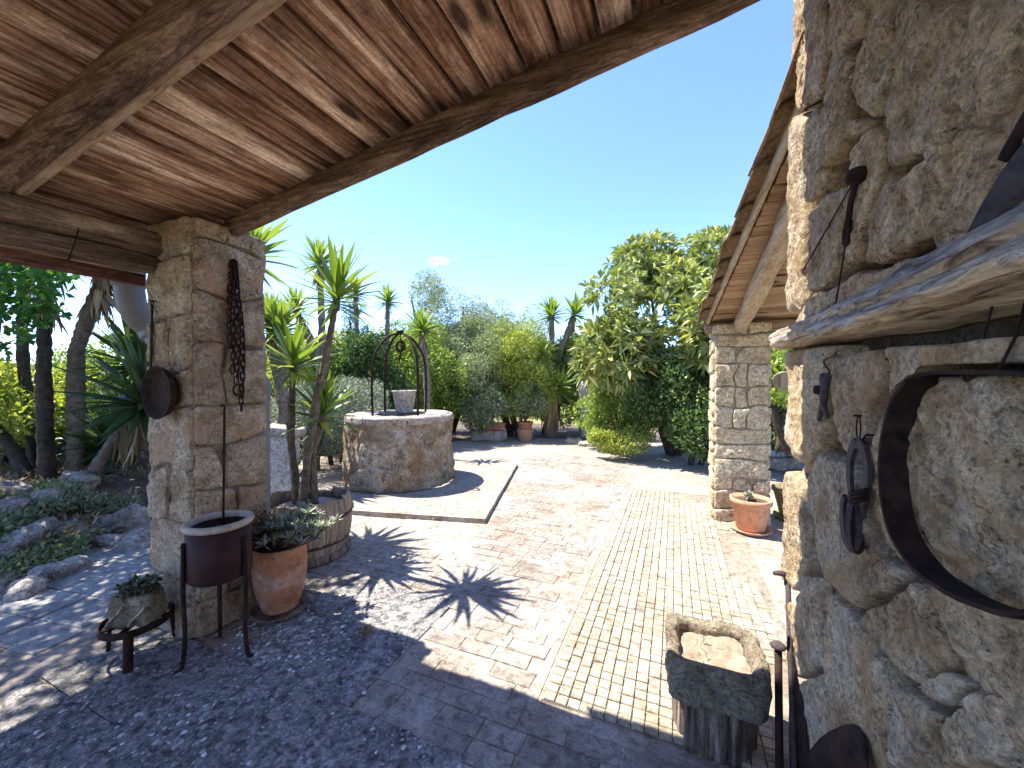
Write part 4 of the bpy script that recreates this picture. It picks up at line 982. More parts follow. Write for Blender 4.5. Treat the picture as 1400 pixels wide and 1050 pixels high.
yucca('yucca', 'low dark spiky yucca filling the space beside the porch pillar', (at(180, 680, 5.4).x, at(180, 680, 5.4).y, .1),
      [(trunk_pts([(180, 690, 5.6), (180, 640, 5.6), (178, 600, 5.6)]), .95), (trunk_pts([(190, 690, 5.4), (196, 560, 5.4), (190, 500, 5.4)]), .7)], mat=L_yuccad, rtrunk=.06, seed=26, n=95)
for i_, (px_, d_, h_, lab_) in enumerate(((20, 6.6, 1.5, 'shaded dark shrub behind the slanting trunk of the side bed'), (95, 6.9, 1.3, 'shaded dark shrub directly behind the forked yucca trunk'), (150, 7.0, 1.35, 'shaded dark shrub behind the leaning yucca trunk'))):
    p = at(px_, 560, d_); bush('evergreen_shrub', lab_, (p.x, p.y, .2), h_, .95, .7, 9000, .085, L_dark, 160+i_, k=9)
for i_, (px_, d_, lab_) in enumerate(((30, 5.6, 'spiky green yucca between the dark trunks of the side bed'), (120, 5.9, 'spiky green yucca behind the forked trunk'), (150, 5.2, 'spiky green yucca at the foot of the leaning trunk'))):
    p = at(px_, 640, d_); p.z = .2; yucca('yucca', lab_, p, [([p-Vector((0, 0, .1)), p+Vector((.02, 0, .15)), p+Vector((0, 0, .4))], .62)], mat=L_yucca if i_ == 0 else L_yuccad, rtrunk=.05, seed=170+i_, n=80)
bush('evergreen_shrub', 'mid green shrub behind the yucca trunks of the side bed', (-9.1, 4.0, .2), 2.1, 1.5, 1.2, 14000, .09, L_mid, 60, k=10)
bush('evergreen_shrub', 'sunlit yellow green shrub at the end of the side bed', (-8.7, 2.4, .2), 1.7, 1.1, 1.0, 12000, .09, L_bright, 61, k=10)
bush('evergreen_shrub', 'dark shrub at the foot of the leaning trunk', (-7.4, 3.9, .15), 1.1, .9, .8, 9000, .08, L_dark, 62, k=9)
# broadleaf tree over the path (its hanging foliage shows under the eave and dapples the slabs)
bush('mulberry_tree', 'vivid green leafy tree hanging over the side path', (-6.1, 1.35, .2), 4.9, 1.75, 1.5, 22000, .085, L_vivid, 63, cat='tree', k=12, aspect=1.4, z0=1.95, surf=.6, bark=M_bark, extra=[(at(12, 400, 3.5), (.36, .36, .30)), (at(48, 408, 3.6), (.22, .22, .30)), (at(-40, 430, 3.5), (.4, .4, .4)), (at(30, 372, 3.4), (.3, .3, .2))])

# ---- rocks and ground cover of the bed edge
r = random.Random(51)
rock_lab = ['long flat grey rock lying at the path edge', 'pale pointed rock at the end of the bed edge', 'flat bluish grey rock slab beside the pillar foot', 'low flat grey slab near the pillar foot', 'rounded pale rock beside the long flat rock',
            'small rounded rock touching the path slabs', 'brown grey rock half hidden by ground cover', 'small dark rock between ground cover and path', 'squat grey rock under the slanting trunk', 'angular grey rock low at the path edge', 'pale lumpy rock below the yucca trunks', 'narrow grey rock among the ground cover']
rocks = [(38, 758, .26, .10, .13), (10, 740, .2, .12, .12), (158, 712, .30, .16, .09), (172, 734, .28, .12, .06), (66, 780, .12, .1, .1), (40, 796, .15, .09, .09), (88, 738, .16, .1, .1), (96, 770, .1, .08, .08), (14, 712, .2, .14, .12), (8, 790, .12, .09, .1), (110, 692, .2, .15, .12), (60, 722, .2, .1, .1)]
for i, (px, py, a, b, c_) in enumerate(rocks):
    p = on_ground(px, py, .06); h = ground_h(p.x, p.y); rz = r.uniform(-.3, .9)
    V, F = block_geo((-a, -b, -c_), (a, b, c_), 200+i, n=10, amp=.07*a/.2, power=3.2, freq=5)
    Mx = Matrix.Translation((p.x, p.y, h+c_*.35)) @ Matrix.Rotation(rz+2.5, 4, 'Z') @ Matrix.Rotation(r.uniform(-.2, .2), 4, 'X')
    o = link('garden_rock', np_mesh('garden_rock', V, F, M_rocks, True), M=Mx); tag(o, rock_lab[i], 'rock', 'rocks edging the side bed')
V, F, rn = [], [], []
lum = []
for i in range(80):
    px, py = r.uniform(-30, 205), r.uniform(690, 790); p = on_ground(px, py, .1)
    if bed_side(p.x, p.y) > .02: lum.append((Vector((p.x, p.y, ground_h(p.x, p.y)+.05)), (.2, .2, .07)))
V, F, rn = leaf_cloud(lum, 26000, .05, 70, 2.5, surf=.4)
o = kind(link('ground_cover', np_mesh('ground_cover', V, F, L_olive, False, rn)), 'stuff'); o['label'] = 'low green ground cover between the rocks of the side bed'; o['category'] = 'ground cover'
lum = [(Vector((x+r.uniform(-.3, .3), y+r.uniform(-.3, .3), ground_h(x, y)+.03)), (.35, .35, .05)) for x in np.arange(-8.5, -4.6, .55) for y in np.arange(1.2, 4.6, .55) if bed_side(x, y) > .25]
V, F, rn = leaf_cloud(lum, 12000, .09, 71, 5, surf=.3)
o = kind(link('leaf_litter', np_mesh('leaf_litter', V, F, L_dead, False, rn)), 'stuff'); o['label'] = 'dry fallen leaves covering the side bed'; o['category'] = 'leaf litter'

# ================================================================== THINGS BY THE PORCH PILLAR
# half barrel
bar = thing('half_barrel', 'weathered wooden half barrel planter with broken staves', 'barrel', (bb.x, bb.y, 0.04)); r = random.Random(14)
ns = 22
for s in range(ns):
    a0, a1 = 2*math.pi*s/ns+.006, 2*math.pi*(s+1)/ns-.006; top_h = .50+r.uniform(-.02, .02); V = []
    if s in (6, 7, 16): top_h -= .06
    for i in range(6):
        t = i/5; z = .07+(top_h-.07)*t; R = .295+.055*math.sin(math.pi*(.15+.7*t))+.02*t
        for (a, rr) in ((a0, R), ((a0+a1)/2, R*1.004), (a1, R), (a1, R-.024), (a0, R-.024)): V.append((bb.x+math.cos(a)*rr, bb.y+math.sin(a)*rr, z+(.012*mn.noise(Vector((a*9, rr*60, 1))) if i == 5 else 0)))
    F = [(i*5+k, i*5+(k+1) % 5, (i+1)*5+(k+1) % 5, (i+1)*5+k) for i in range(5) for k in range(5)]+[(4, 3, 2, 1, 0), (25, 26, 27, 28, 29)]
    link('stave', np_mesh('stave', V, F, M_stave), bar)
for z, R in ((.16, .338), (.36, .358)):
    g = G(); g.lathe([(R, z-.014), (R+.006, z-.014), (R+.008, z+.014), (R+.002, z+.014)], bb, 40); 
    g.F = [f for f in g.F if len(f) == 4]; g.build('hoop', M_shoe, bar, True)
g = G(); g.lathe([(.34, .0), (.35, .012), (.35, .05), (.33, .07), (0, .07)], (bb.x, bb.y, 0.012), 36, wob=.05); g.build('base_tray', M_stump, bar, True)
g = G(); g.lathe([(.335, .40), (.2, .42), (0, .43)], bb, 30, wob=.04); g.build('soil', M_dirt, bar, True)

# terracotta jar with grey succulent
pc = Vector((-2.335, 1.735, 0))
pot = thing('clay_pot', 'big bellied terracotta pot with grey leafed plant beside the barrel', 'pot', pc)
g = G(); g.lathe([(.0, .035), (.10, .035), (.105, .05), (.136, .15), (.153, .25), (.157, .32), (.150, .385), (.144, .41), (.155, .425), (.158, .435), (.150, .447), (.136, .44), (.133, .40), (0, .40)], pc, 40); g.build('body', M_terra, pot, True)
for s in (-1, 1):
    g = G(); e = Vector((math.cos(2.2 if s > 0 else 4.0), math.sin(2.2 if s > 0 else 4.0), 0)); f = e.cross(Vector((0, 0, 1)))
    g.tube([pc+e*(.146+.035*math.sin(t))+f*(.05*math.cos(t))+Vector((0, 0, .34+.01*math.sin(t))) for t in np.linspace(0, math.pi, 10)], .013, 8); g.build('lug_handle', M_terra, pot, True)
g = G(); g.lathe([(0, .012), (.135, .012), (.165, .03), (.168, .042), (.158, .042), (.13, .028), (0, .028)], pc, 32); g.build('saucer', M_stump, pot, True)
g = G(); g.lathe([(.135, .415), (.08, .425), (0, .43)], pc, 20, wob=.05); g.build('soil', M_soil, pot, True)
def succulent(name, label, c, n, spread, height, leafL, leafW, mat, seed, stem=M_stump, lean=(0, 0), cat='plant'):
    r = random.Random(seed); T = thing(name, label, cat, c); BV, BF, BR = [], [], []; g = G()
    for i in range(n):
        a = r.uniform(0, 6.28); d = spread*math.sqrt(r.random()); tip = c+Vector((math.cos(a)*d+lean[0]*r.random(), math.sin(a)*d+lean[1]*r.random(), height*r.uniform(.45, 1)*(1-.4*d/spread)))
        st = c+Vector((math.cos(a)*d*.3, math.sin(a)*d*.3, 0)); g.tube(smooth_path([st, st.lerp(tip, .6)+Vector((0, 0, -.01)), tip], 3), .005, 5)
        for k in range(13):
            V, F = leaf_strip(leafL*r.uniform(.7, 1.1), leafW, -.4 if k < 6 else .2, 4, .5); Mx = leaf_matrix(tip, r.uniform(-5, 70), k*2.4, 0, 1); b = len(BV)
            BV += [Mx @ Vector(v) for v in V]; BF += [tuple(q+b for q in f) for f in F]; BR += [r.random()]*len(F)
    g.build('stem', stem, T, True); kind(link('leaf_rosettes', np_mesh('leaf_rosettes', BV, BF, mat, True, BR), T), 'stuff'); return T
succulent('grey_succulent', 'silver grey leafed bush trailing over the big terracotta pot', pc+Vector((0, 0, .42)), 46, .19, .22, .075, .020, L_grey, 5, lean=(.12, .16))

# dry twiggy bush at the pillar foot
r = random.Random(8); g = G(); dc = Vector((-2.46, 1.70, .42))
twig = thing('dry_bush', 'dry twiggy bush clinging to the pillar above the pots', 'bush', (-2.46, 1.66, .0))
for i in range(150):
    a = r.uniform(-1.4, 1.9); L = r.uniform(.1, .24); st = Vector((-2.49+r.uniform(-.01, .04), 1.62+r.uniform(-.1, .16), r.uniform(.35, .55)))
    e = st+Vector((abs(math.cos(a))*L*.45, math.sin(a)*L*.8, r.uniform(-.02, .2))); g.tube(smooth_path([st, st.lerp(e, .5)+Vector((r.uniform(-.02, .02), r.uniform(-.03, .03), .02)), e], 3), .0016, 4, cap=False)
kind(g.build('twigs', M_stave, twig), 'stuff')
V, F, rn = leaf_cloud([(Vector((-2.45, 1.64, .53)), (.07, .17, .13))], 1500, .022, 15, 2.0, surf=.3); kind(link('dry_leaves', np_mesh('dry_leaves', V, F, L_dead, False, rn), twig), 'stuff')

# iron drum on legs with rod
dcn = Vector((-2.27, 1.335, 0))
drum = thing('iron_drum', 'dark red iron drum on tall thin legs with pale worn rim', 'drum', dcn)
g = G(); g.lathe([(0, .44), (.132, .44), (.144, .455), (.146, .72), (.134, .72), (.132, .66), (0, .66)], dcn, 36); g.build('body', M_drum, drum, True)
g = G(); g.lathe([(.132, .712), (.152, .712), (.160, .725), (.156, .742), (.137, .745), (.130, .735), (.130, .712)], dcn, 36); g.F = [f for f in g.F if len(f) == 4]; g.build('rim', M_drumrim, drum, True)
g = G(); g.lathe([(.132, .665), (.07, .69), (0, .675)], dcn, 20, wob=.1); g.build('soil', M_soil, drum, True)
for a_ in (15, 150, 255):
    a = RAD(a_); e = Vector((math.cos(a), math.sin(a), 0)); g = G()
    g.tube(smooth_path([dcn+e*.152+Vector((0, 0, .66)), dcn+e*.156+Vector((0, 0, .40)), dcn+e*.150+Vector((0, 0, .18)), dcn+e*.165+Vector((0, 0, .03)), dcn+e*.195+Vector((0, 0, .012))], 5), .011, 7); g.build('leg', M_iron, drum, True)
g = G(); e = Vector((-.93, -.37, 0)); f = Vector((.37, -.93, 0))
g.tube([dcn+e*(.142+.05*math.sin(t))+f*(.045*math.cos(t))+Vector((0, 0, .60)) for t in np.linspace(0, math.pi, 10)], .009, 7); g.build('handle', M_iron, drum, True)
rd = thing('iron_rod', 'long thin iron rod standing upright in the red drum', 'rod', dcn+Vector((-.02, .05, .66)))
g = G(); b0 = dcn+Vector((-.0, .02, .67)); t0 = at(307, 556, 2.12); g.tube([b0, t0], .006, 7); g.tube([t0, t0+Vector((-.02, 0, .012)), t0+Vector((-.03, 0, 0))], .005, 6); g.build('shaft', M_iron, rd, True)

# low tripod with ring, carrying a bark pot of succulents
sc_ = Vector((-2.70, 1.165, 0))
std = thing('plant_stand', 'low round iron tripod stand beside the pillar foot', 'stand', sc_)
g = G(); ang2 = np.linspace(0, 2*math.pi, 36); V = []
g.lathe([(.142, .17), (.149, .17), (.149, .205), (.142, .205), (.142, .17)], sc_, 40); g.F = [f for f in g.F if len(f) == 4]; g.build('ring', M_iron, std, True)
g = G()
for a in (0, RAD(60), RAD(120)):
    e = Vector((math.cos(a), math.sin(a), 0)); f = e.cross(Vector((0, 0, 1)))*.012; z = Vector((0, 0, .172))
    g.add([sc_+e*.145+f+z, sc_+e*.145-f+z, sc_-e*.145-f+z, sc_-e*.145+f+z]+[sc_+e*.145+f+z+Vector((0, 0, .008)), sc_+e*.145-f+z+Vector((0, 0, .008)), sc_-e*.145-f+z+Vector((0, 0, .008)), sc_-e*.145+f+z+Vector((0, 0, .008))], [(3, 2, 1, 0), (4, 5, 6, 7), (0, 1, 5, 4), (1, 2, 6, 5), (2, 3, 7, 6), (3, 0, 4, 7)])
g.build('cross_bars', M_iron, std)
for a_, rr in ((200, .010), (-35, .022), (80, .012)):
    a = RAD(a_); e = Vector((math.cos(a), math.sin(a), 0)); g = G(); g.tube(smooth_path([sc_+e*.151+Vector((0, 0, .20)), sc_+e*.155+Vector((0, 0, .10)), sc_+e*.165+Vector((0, 0, .008))], 4), rr, 8); g.build('leg', M_iron, std, True)
bp = sc_+Vector((.02, 0, .181))
bpot = thing('bark_planter', 'small rough bark planter full of succulents on the iron tripod', 'planter', bp)
V, F = block_geo((-.105, -.075, 0), (.105, .075, .17), 55, n=12, amp=.016, power=6, freq=14); Mx = Matrix.Translation(bp) @ Matrix.Rotation(RAD(28), 4, 'Z')
link('body', np_mesh('body', V, F, M_trough, True), bpot, M=Mx)
g = G(); 
for a in (-.06, .05):
    g.tube([(a-.03, -.085, .03), (a-.01, -.09, .06), (a+.03, -.086, .10), (a+.05, -.082, .13)], .006, 6)
g.V = [Mx @ Vector(v) for v in g.V]; g.build('root_stem', M_stave, bpot, True)
succulent('succulent_rosettes', 'dark and pale succulent rosettes in the bark planter', bp+Vector((0, 0, .16)), 26, .09, .065, .038, .018, L_succ, 6)

# chain on the pillar
cm = []
g = G(); L_, W_ = .020, .011
pts = [Vector((W_*math.cos(t), 0, L_*math.sin(t)+(.008 if math.sin(t) > 0 else -.008))) for t in np.linspace(0, 2*math.pi, 13)]
g.tube(pts, .0042, 6, cap=False); linkm = g.mesh('chain_link', M_iron, True)
ct = on_x(318, 362, PX1+.035)
chn = thing('iron_chain', 'rusty iron chain hanging in strands from a nail on the pillar', 'chain', ct)
r = random.Random(2)
def strand(p0, p1, sag, n):
    for i in range(n):
        t = i/(n-1); p = Vector(p0).lerp(Vector(p1), t)+Vector((.008*(i % 2), sag*math.sin(math.pi*t), 0))
        link('chain_link', linkm, chn, M=Matrix.Translation(p) @ Matrix.Rotation((math.pi/2 if i % 2 else 0)+r.uniform(-.2, .2)+.6, 4, 'Z') @ Matrix.Rotation(r.uniform(-.1, .1), 4, 'X'))
c1 = on_x(318, 500, PX1+.04); c2 = on_x(330, 540, PX1+.04); c3 = on_x(314, 470, PX1+.045)
strand(ct, on_x(329, 556, PX1+.04), .035, 24); strand(ct+Vector((.01, .01, 0)), on_x(323, 520, PX1+.045), .018, 19); strand(ct+Vector((0, -.008, 0)), c3, -.008, 14); strand(ct+Vector((.012, 0, 0)), on_x(318, 505, PX1+.04), .0, 17)
g = G(); rc = on_x(326, 533, PX1+.045); g.tube([rc+Vector((.0, .03*math.cos(t), .034*math.sin(t))) for t in np.linspace(0, 2*math.pi, 20)], .006, 7); g.build('ring', M_iron, chn, True)
g = G(); g.tube([ct+Vector((-.06, 0, .03)), ct+Vector((.02, 0, .03))], .005, 6); g.build('nail', M_iron, chn)

# pan on the pillar
pn = on_y(217, 537, PY0-.075)
pan = thing('iron_pan', 'dark rusty pan hanging by its long handle on the pillar', 'pan', pn)
g = G(); g.lathe([(0, 0), (.115, 0), (.135, .012), (.150, .045), (.144, .047), (.128, .018), (.11, .008), (0, .008)], (0, 0, 0), 34)
Mx = Matrix.Translation(pn+Vector((0, .03, 0))) @ Matrix.Rotation(RAD(90), 4, 'X') @ Matrix.Rotation(RAD(6), 4, 'Z'); g.V = [Mx @ Vector(v) for v in g.V]; g.build('dish', M_iron, pan, True)
g = G(); hh = on_y(208, 418, PY0-.03); hb = on_y(206, 503, PY0-.03); g.tube([hb, hb.lerp(hh, .5), hh], .009, 7, flat=(1.3, .5)); g.tube([hh+Vector((.014*math.cos(t), 0, .014*math.sin(t)+.012)) for t in np.linspace(0, 6.283, 12)], .004, 5); g.build('handle', M_iron, pan, True)
g = G(); g.tube([hh+Vector((0, .06, .03)), hh+Vector((0, -.02, .03))], .004, 5); g.build('nail', M_iron, pan)

# ================================================================== THINGS ON AND BY THE RUBBLE WALL
# driftwood shelf: outer edge higher, underside sloping back to the wall
sh = thing('driftwood_shelf', 'thick weathered driftwood plank shelf jutting from the stone wall', 'shelf', (WX-.05, 1.2, 1.62))
V = []; seg = 110; n = 44
for i in range(seg+1):
    t = i/seg; y = 2.0 - t*1.75
    wv = .012*math.sin(y*6)+.01*mn.noise(Vector((y*3, 1, 1))); xo = .375+.035*t+wv; xi = WX+.05
    zo_top = 1.685 + .055*t + .022*noise3((y*2.0, 3, 1), 1, 3); zo_bot = 1.628+.012*t+.012*noise3((y*2.5, 9, 1), 1, 3); zi = 1.628-.045*t+.006*noise3((y*3, 5, 5), 1, 3)
    tap = 1.0 if t > .035 else .78+6.2*t
    prof = []
    zi_top = 1.70+.03*t
    corner = [(xi, zi), (xo+.02, zo_bot-.006), (xo, zo_bot+.006), (xo-.006, (zo_top+zo_bot)/2), (xo+.004, zo_top-.006), (xo+.028, zo_top), (xi, zi_top)]
    # resample to n points
    segs = [(Vector(corner[k]), Vector(corner[(k+1) % len(corner)])) for k in range(len(corner))]; per = [(b-a).length for a, b in segs]; tot = sum(per)
    cx_, cz_ = sum(c[0] for c in corner)/7, sum(c[1] for c in corner)/7
    for k in range(n):
        d = tot*k/n; q = 0
        while d > per[q] and q < 6: d -= per[q]; q += 1
        p = segs[q][0].lerp(segs[q][1], d/per[q]); p3 = Vector((cx_+(p.x-cx_)*tap, y, cz_+(p.y-cz_)*tap))
        dd = .007*noise3(Vector((p3.x*6, p3.y*1.5, p3.z*6)), 2.2, 4)+.004*noise3(Vector((p3.x*20, p3.y*2.0, p3.z*20)), 2, 3); ck = max(0, 1-abs(p3.z-(zo_bot+zo_top)/2-.012*math.sin(y*5))/.009)*(1 if p.x < xo+.02 else 0); V.append(p3+Vector((-1, 0, .4))*dd+Vector((.016*ck, 0, 0))+Vector((0, 0, .004*noise3(Vector((p3.x*30, y*9, 2)), 1, 3))))
F = [(i*n+k, (i+1)*n+k, (i+1)*n+(k+1) % n, i*n+(k+1) % n) for i in range(seg) for k in range(n)]+[tuple(range(n)), tuple(seg*n+k for k in range(n-1, -1, -1))]
pm_ = np_mesh('plank', V, F, M_shelf, True); pm_.materials.append(M_shelfg)
for p in pm_.polygons:
    if p.normal.z > -.35 : p.material_index = 1
link('plank', pm_, sh)
# iron blade leaning on the shelf
bl = thing('iron_scythe', 'curved grey iron scythe blade leaning on the driftwood shelf', 'scythe', (WX-.04, .85, 1.75))
V = []; F = []; m = 14
for i in range(m+1):
    t = i/m; c = on_x(1296+t*112, 372-t*185-18*math.sin(t*3), WX-.080+.005*t); wv = .02+.10*t
    V += [c, c+Vector((.01, -wv*.55, -wv*.15)), c+Vector((.03, -wv, -wv*.5))]
k0 = len(V); V += [v+Vector((.006, 0, 0)) for v in V]
for i in range(m):
    for q in range(2): a = i*3+q; F += [(a, a+1, a+4, a+3), (k0+a+3, k0+a+4, k0+a+1, k0+a)]
    F += [(i*3, i*3+3, k0+i*3+3, k0+i*3), (i*3+2, k0+i*3+2, k0+i*3+5, i*3+5)]
link('blade', np_mesh('blade', V, F, M_shoe, True), bl)
g = G(); e0 = on_x(1385, 215, WX-.03); g.tube([e0, e0+Vector((0, -.12, .1))], .016, 8); g.build('tang', M_iron, bl, True)

# big iron hoop
hp = thing('iron_hoop', 'large flat iron barrel hoop hanging on the stone wall', 'hoop', on_x(1400, 640, WX-.06))
ctrl = [on_x(a, b, WX-x-.022) for a, b, x in ((1262, 522, .045), (1240, 550, .05), (1226, 600, .055), (1223, 660, .06), (1236, 725, .06), (1268, 775, .06), (1315, 810, .06), (1365, 832, .055), (1430, 845, .05))]
# close the loop out of frame with a rounded far side
ctrl += [on_x(1560, 800, WX-.045), on_x(1640, 650, WX-.045), on_x(1560, 545, WX-.045), on_x(1430, 512, WX-.045), on_x(1330, 509, WX-.042), on_x(1285, 512, WX-.042)]
loop = smooth_path(ctrl+[ctrl[0]], 6)[:-1]; V = []; F = []; m = len(loop)
cc = sum(loop, Vector())/m
for p in loop:
    e = (p-cc); e.x = 0; e.normalize(); th = .0035
    V += [p+e*th+Vector((.020, 0, 0)), p+e*th-Vector((.024, 0, 0)), p-e*th-Vector((.024, 0, 0)), p-e*th+Vector((.020, 0, 0))]
F = [(i*4+k, ((i+1) % m)*4+k, ((i+1) % m)*4+(k+1) % 4, i*4+(k+1) % 4) for i in range(m) for k in range(4)]
link('band', np_mesh('band', V, F, M_iron), hp)
g = G(); w0 = on_x(1320, 508, WX-.05); g.tube([w0+Vector((0, .02, .02)), w0+Vector((.0, .0, -.015)), w0+Vector((0, -.03, .0)), w0+Vector((0.01, -.06, .004))], .0018, 5)
for pxx in (1322, 1364): p = on_x(pxx, 508, WX-.05); g.tube([p, p+Vector((.02, .004, .05)), p+Vector((.03, .006, .10))], .0018, 5)
g.build('hanging_wire', M_iron, hp)

# horseshoes wired together
def horseshoe_geo(c, u, v, nrm, R, asp, w, th, open_=.55):
    """c centre; u,v in-plane axes"""
    g = G(); V = []; F = []; m = 26
    for i in range(m+1):
        t = math.pi/2+open_ + (2*math.pi-2*open_)*i/m - math.pi
        t = -math.pi/2+open_+(2*math.pi-2*open_)*i/m
        ww = w*(1-.35*abs(i/m*2-1)**2); rad = Vector((math.cos(t)*R, math.sin(t)*R*asp)); rn_ = Vector((math.cos(t)/1, math.sin(t)/asp)).normalized()
        for (dr, dn) in ((ww/2, th), (ww/2, 0), (-ww/2, 0), (-ww/2, th)):
            q = rad+rn_*dr; V.append(c+u*q.x+v*q.y+nrm*dn)
    F = [(i*4+k, (i+1)*4+k, (i+1)*4+(k+1) % 4, i*4+(k+1) % 4) for i in range(m) for k in range(4)]+[(0, 1, 2, 3), (m*4+3, m*4+2, m*4+1, m*4)]
    g.add(V, F); return g
U, VV = Vector((0, -1, 0)), Vector((0, 0, 1))
hc = on_x(1177, 650, WX-.06)
hs = thing('horseshoe', 'rusty horseshoe hanging from a nail on the stone wall', 'horseshoe', hc)
horseshoe_geo(hc, U, VV, NRM, .050, 1.55, .026, .009).build('shoe', M_shoe, hs)
g = G(); t = on_x(1181, 580, WX-.05); g.tube([t+Vector((-.01, .012*math.cos(a), .03*math.sin(a)-.01)) for a in np.linspace(0, 6.283, 14)], .0016, 5); g.tube([t+Vector((-.01, 0, -.04)), hc+Vector((-.012, 0, .085))], .002, 5); g.tube([t+Vector((.06, 0, .02)), t+Vector((-.02, 0, .02))], .003, 5); g.build('hanging_wire', M_iron, hs)
h2 = on_x(1174, 712, WX-.07)
hs2 = thing('horseshoe', 'second horseshoe wired upside down below the hanging one', 'horseshoe', h2)
gg = horseshoe_geo(h2+Vector((-.012, 0, 0)), (U*.9+VV*.15).normalized(), (-VV*1.0+U*.1).normalized(), (NRM+Vector((0, -.25, 0))).normalized(), .044, 1.35, .026, .009); gg.build('shoe', M_shoe, hs2)
g = G(); t = on_x(1173, 672, WX-.085)
for q in range(3): g.tube([t+Vector((.012*math.cos(a), .03*math.sin(a), -.01*q+.012*math.cos(a+1))) for a in np.linspace(0, 6.283, 12)], .004, 5)
g.build('binding_wire', M_iron, hs2)
h3 = on_x(1184, 716, WX-.06); hs3 = thing('horseshoe', 'third horseshoe turned edgewise in the wired bunch', 'horseshoe', h3)
horseshoe_geo(h3+Vector((-.01, 0, 0)), (U*.75+NRM*.6).normalized(), -VV, (NRM*.75-U*.6).normalized(), .042, 1.45, .025, .009).build('shoe', M_shoe, hs3)

# pincers on a wire near the wall end
pc0 = on_x(1130, 512, WX-.05)
pin = thing('iron_pincers', 'small rusty iron pincers hanging from a wire loop under the shelf', 'pincers', pc0)
g = G(); g.tube(smooth_path([on_x(1126, 484, WX-.05), on_x(1117, 498, WX-.05), on_x(1117, 510, WX-.05), on_x(1126, 518, WX-.05), on_x(1134, 508, WX-.05), on_x(1126, 494, WX-.05), on_x(1141, 486, WX-.05), on_x(1143, 480, WX-.05)], 5), .0022, 5); g.build('hanging_wire', M_iron, pin)
for (q0, q1, q2) in (((1126, 512), (1127, 545), (1119, 574)), ((1133, 512), (1125, 545), (1132, 572))):
    g = G(); g.tube(smooth_path([on_x(*q0, WX-.055), on_x(*q1, WX-.06), on_x(*q2, WX-.055)], 5), [.010, .011, .011, .010, .010, .009, .009, .008, .007, .006, .005], 7); g.build('arm', M_shoe, pin, True)
g = G(); q = on_x(1120, 533, WX-.06); g.lathe([(0, -.016), (.014, -.012), (.017, 0), (.013, .013), (0, .016)], q, 12); g.build('jaw', M_iron, pin, True)

# shackle and wire stays above the shelf
s0 = on_x(1172, 240, WX-.06)
shk = thing('iron_shackle', 'black iron shackle on a nail above the shelf with taut wires', 'shackle', s0)
g = G(); a0, a1 = on_x(1171, 246, WX-.06), on_x(1160, 300, WX-.06); g.tube(smooth_path([a0, a0.lerp(a1, .5)+Vector((0, .008, 0)), a1], 4), .007, 6); g.build('strap', M_iron, shk, True)
g = G(); b1 = on_x(1156, 335, WX-.06); mid = a1.lerp(b1, .5); ax = (b1-a1)/2; sd = Vector((0, .014, 0))
g.tube([mid+ax*math.cos(t)+sd*math.sin(t) for t in np.linspace(0, 6.283, 18)], .006, 6); g.build('link', M_iron, shk, True)
g = G(); g.lathe([(0, -.02), (.02, -.015), (.024, 0), (.018, .015), (0, .02)], s0, 12); g.tube([s0, s0+Vector((.08, 0, 0))], .006, 6); g.build('nail_head', M_iron, shk, True)
g = G(); g.tube([b1, on_x(1141, 425, WX-.06)], .0022, 5); g.tube([s0, on_x(1098, 370, WX-.06), Vector((0.66, 3.0, far_z(3.0)-.16))], .0022, 5); g.build('wire', M_iron, shk)
g = G(); t = on_x(1121, 133, WX-.03); g.tube([t+Vector((.05, 0, 0)), t+Vector((-.03, .05, 0))], .003, 6)
nl = g.build('nail', M_iron); tag(nl, 'lone nail sticking from the top stones of the wall', 'nail')
g = G(); t = on_x(1196, 595, WX-.05); g.tube([t+Vector((.05, 0, .0)), t+Vector((-.015, 0, 0)), t+Vector((-.02, .006, -.012)), t+Vector((-.015, .002, -.022))], .0025, 5)
nl = g.build('hook', M_iron); tag(nl, 'small empty hook beside the horseshoe wire', 'hook')

# stone trough on stump
tc = Vector((.155, 1.835, 0)); tr0, tr1 = .215, .385; hw, hd_ = .185, .185
stp = thing('wood_stump', 'split wooden stump under the stone trough', 'stump', tc)
V = []; n = 90; m = 10
for i in range(m+1):
    z = .225*i/m
    for k in range(n):
        th = 2*math.pi*k/n; R = .150+.02*noise3((math.cos(th)*1.5, math.sin(th)*1.5, z*.8), 2.2, 4)-.03*max(0, 1-abs(math.sin(th*2.5+.4*z))/.12); V.append((tc.x+math.cos(th)*R, tc.y+math.sin(th)*R*.95, z))
F = [(i*n+k, i*n+(k+1) % n, (i+1)*n+(k+1) % n, (i+1)*n+k) for i in range(m) for k in range(n)]+[tuple(range(n-1, -1, -1)), tuple(m*n+k for k in range(n))]
link('log', np_mesh('log', V, F, M_stump, True), stp)
tro = thing('stone_trough', 'rough square stone trough planter, half sunlit, on a wooden stump', 'trough', (tc.x, tc.y, tr0))
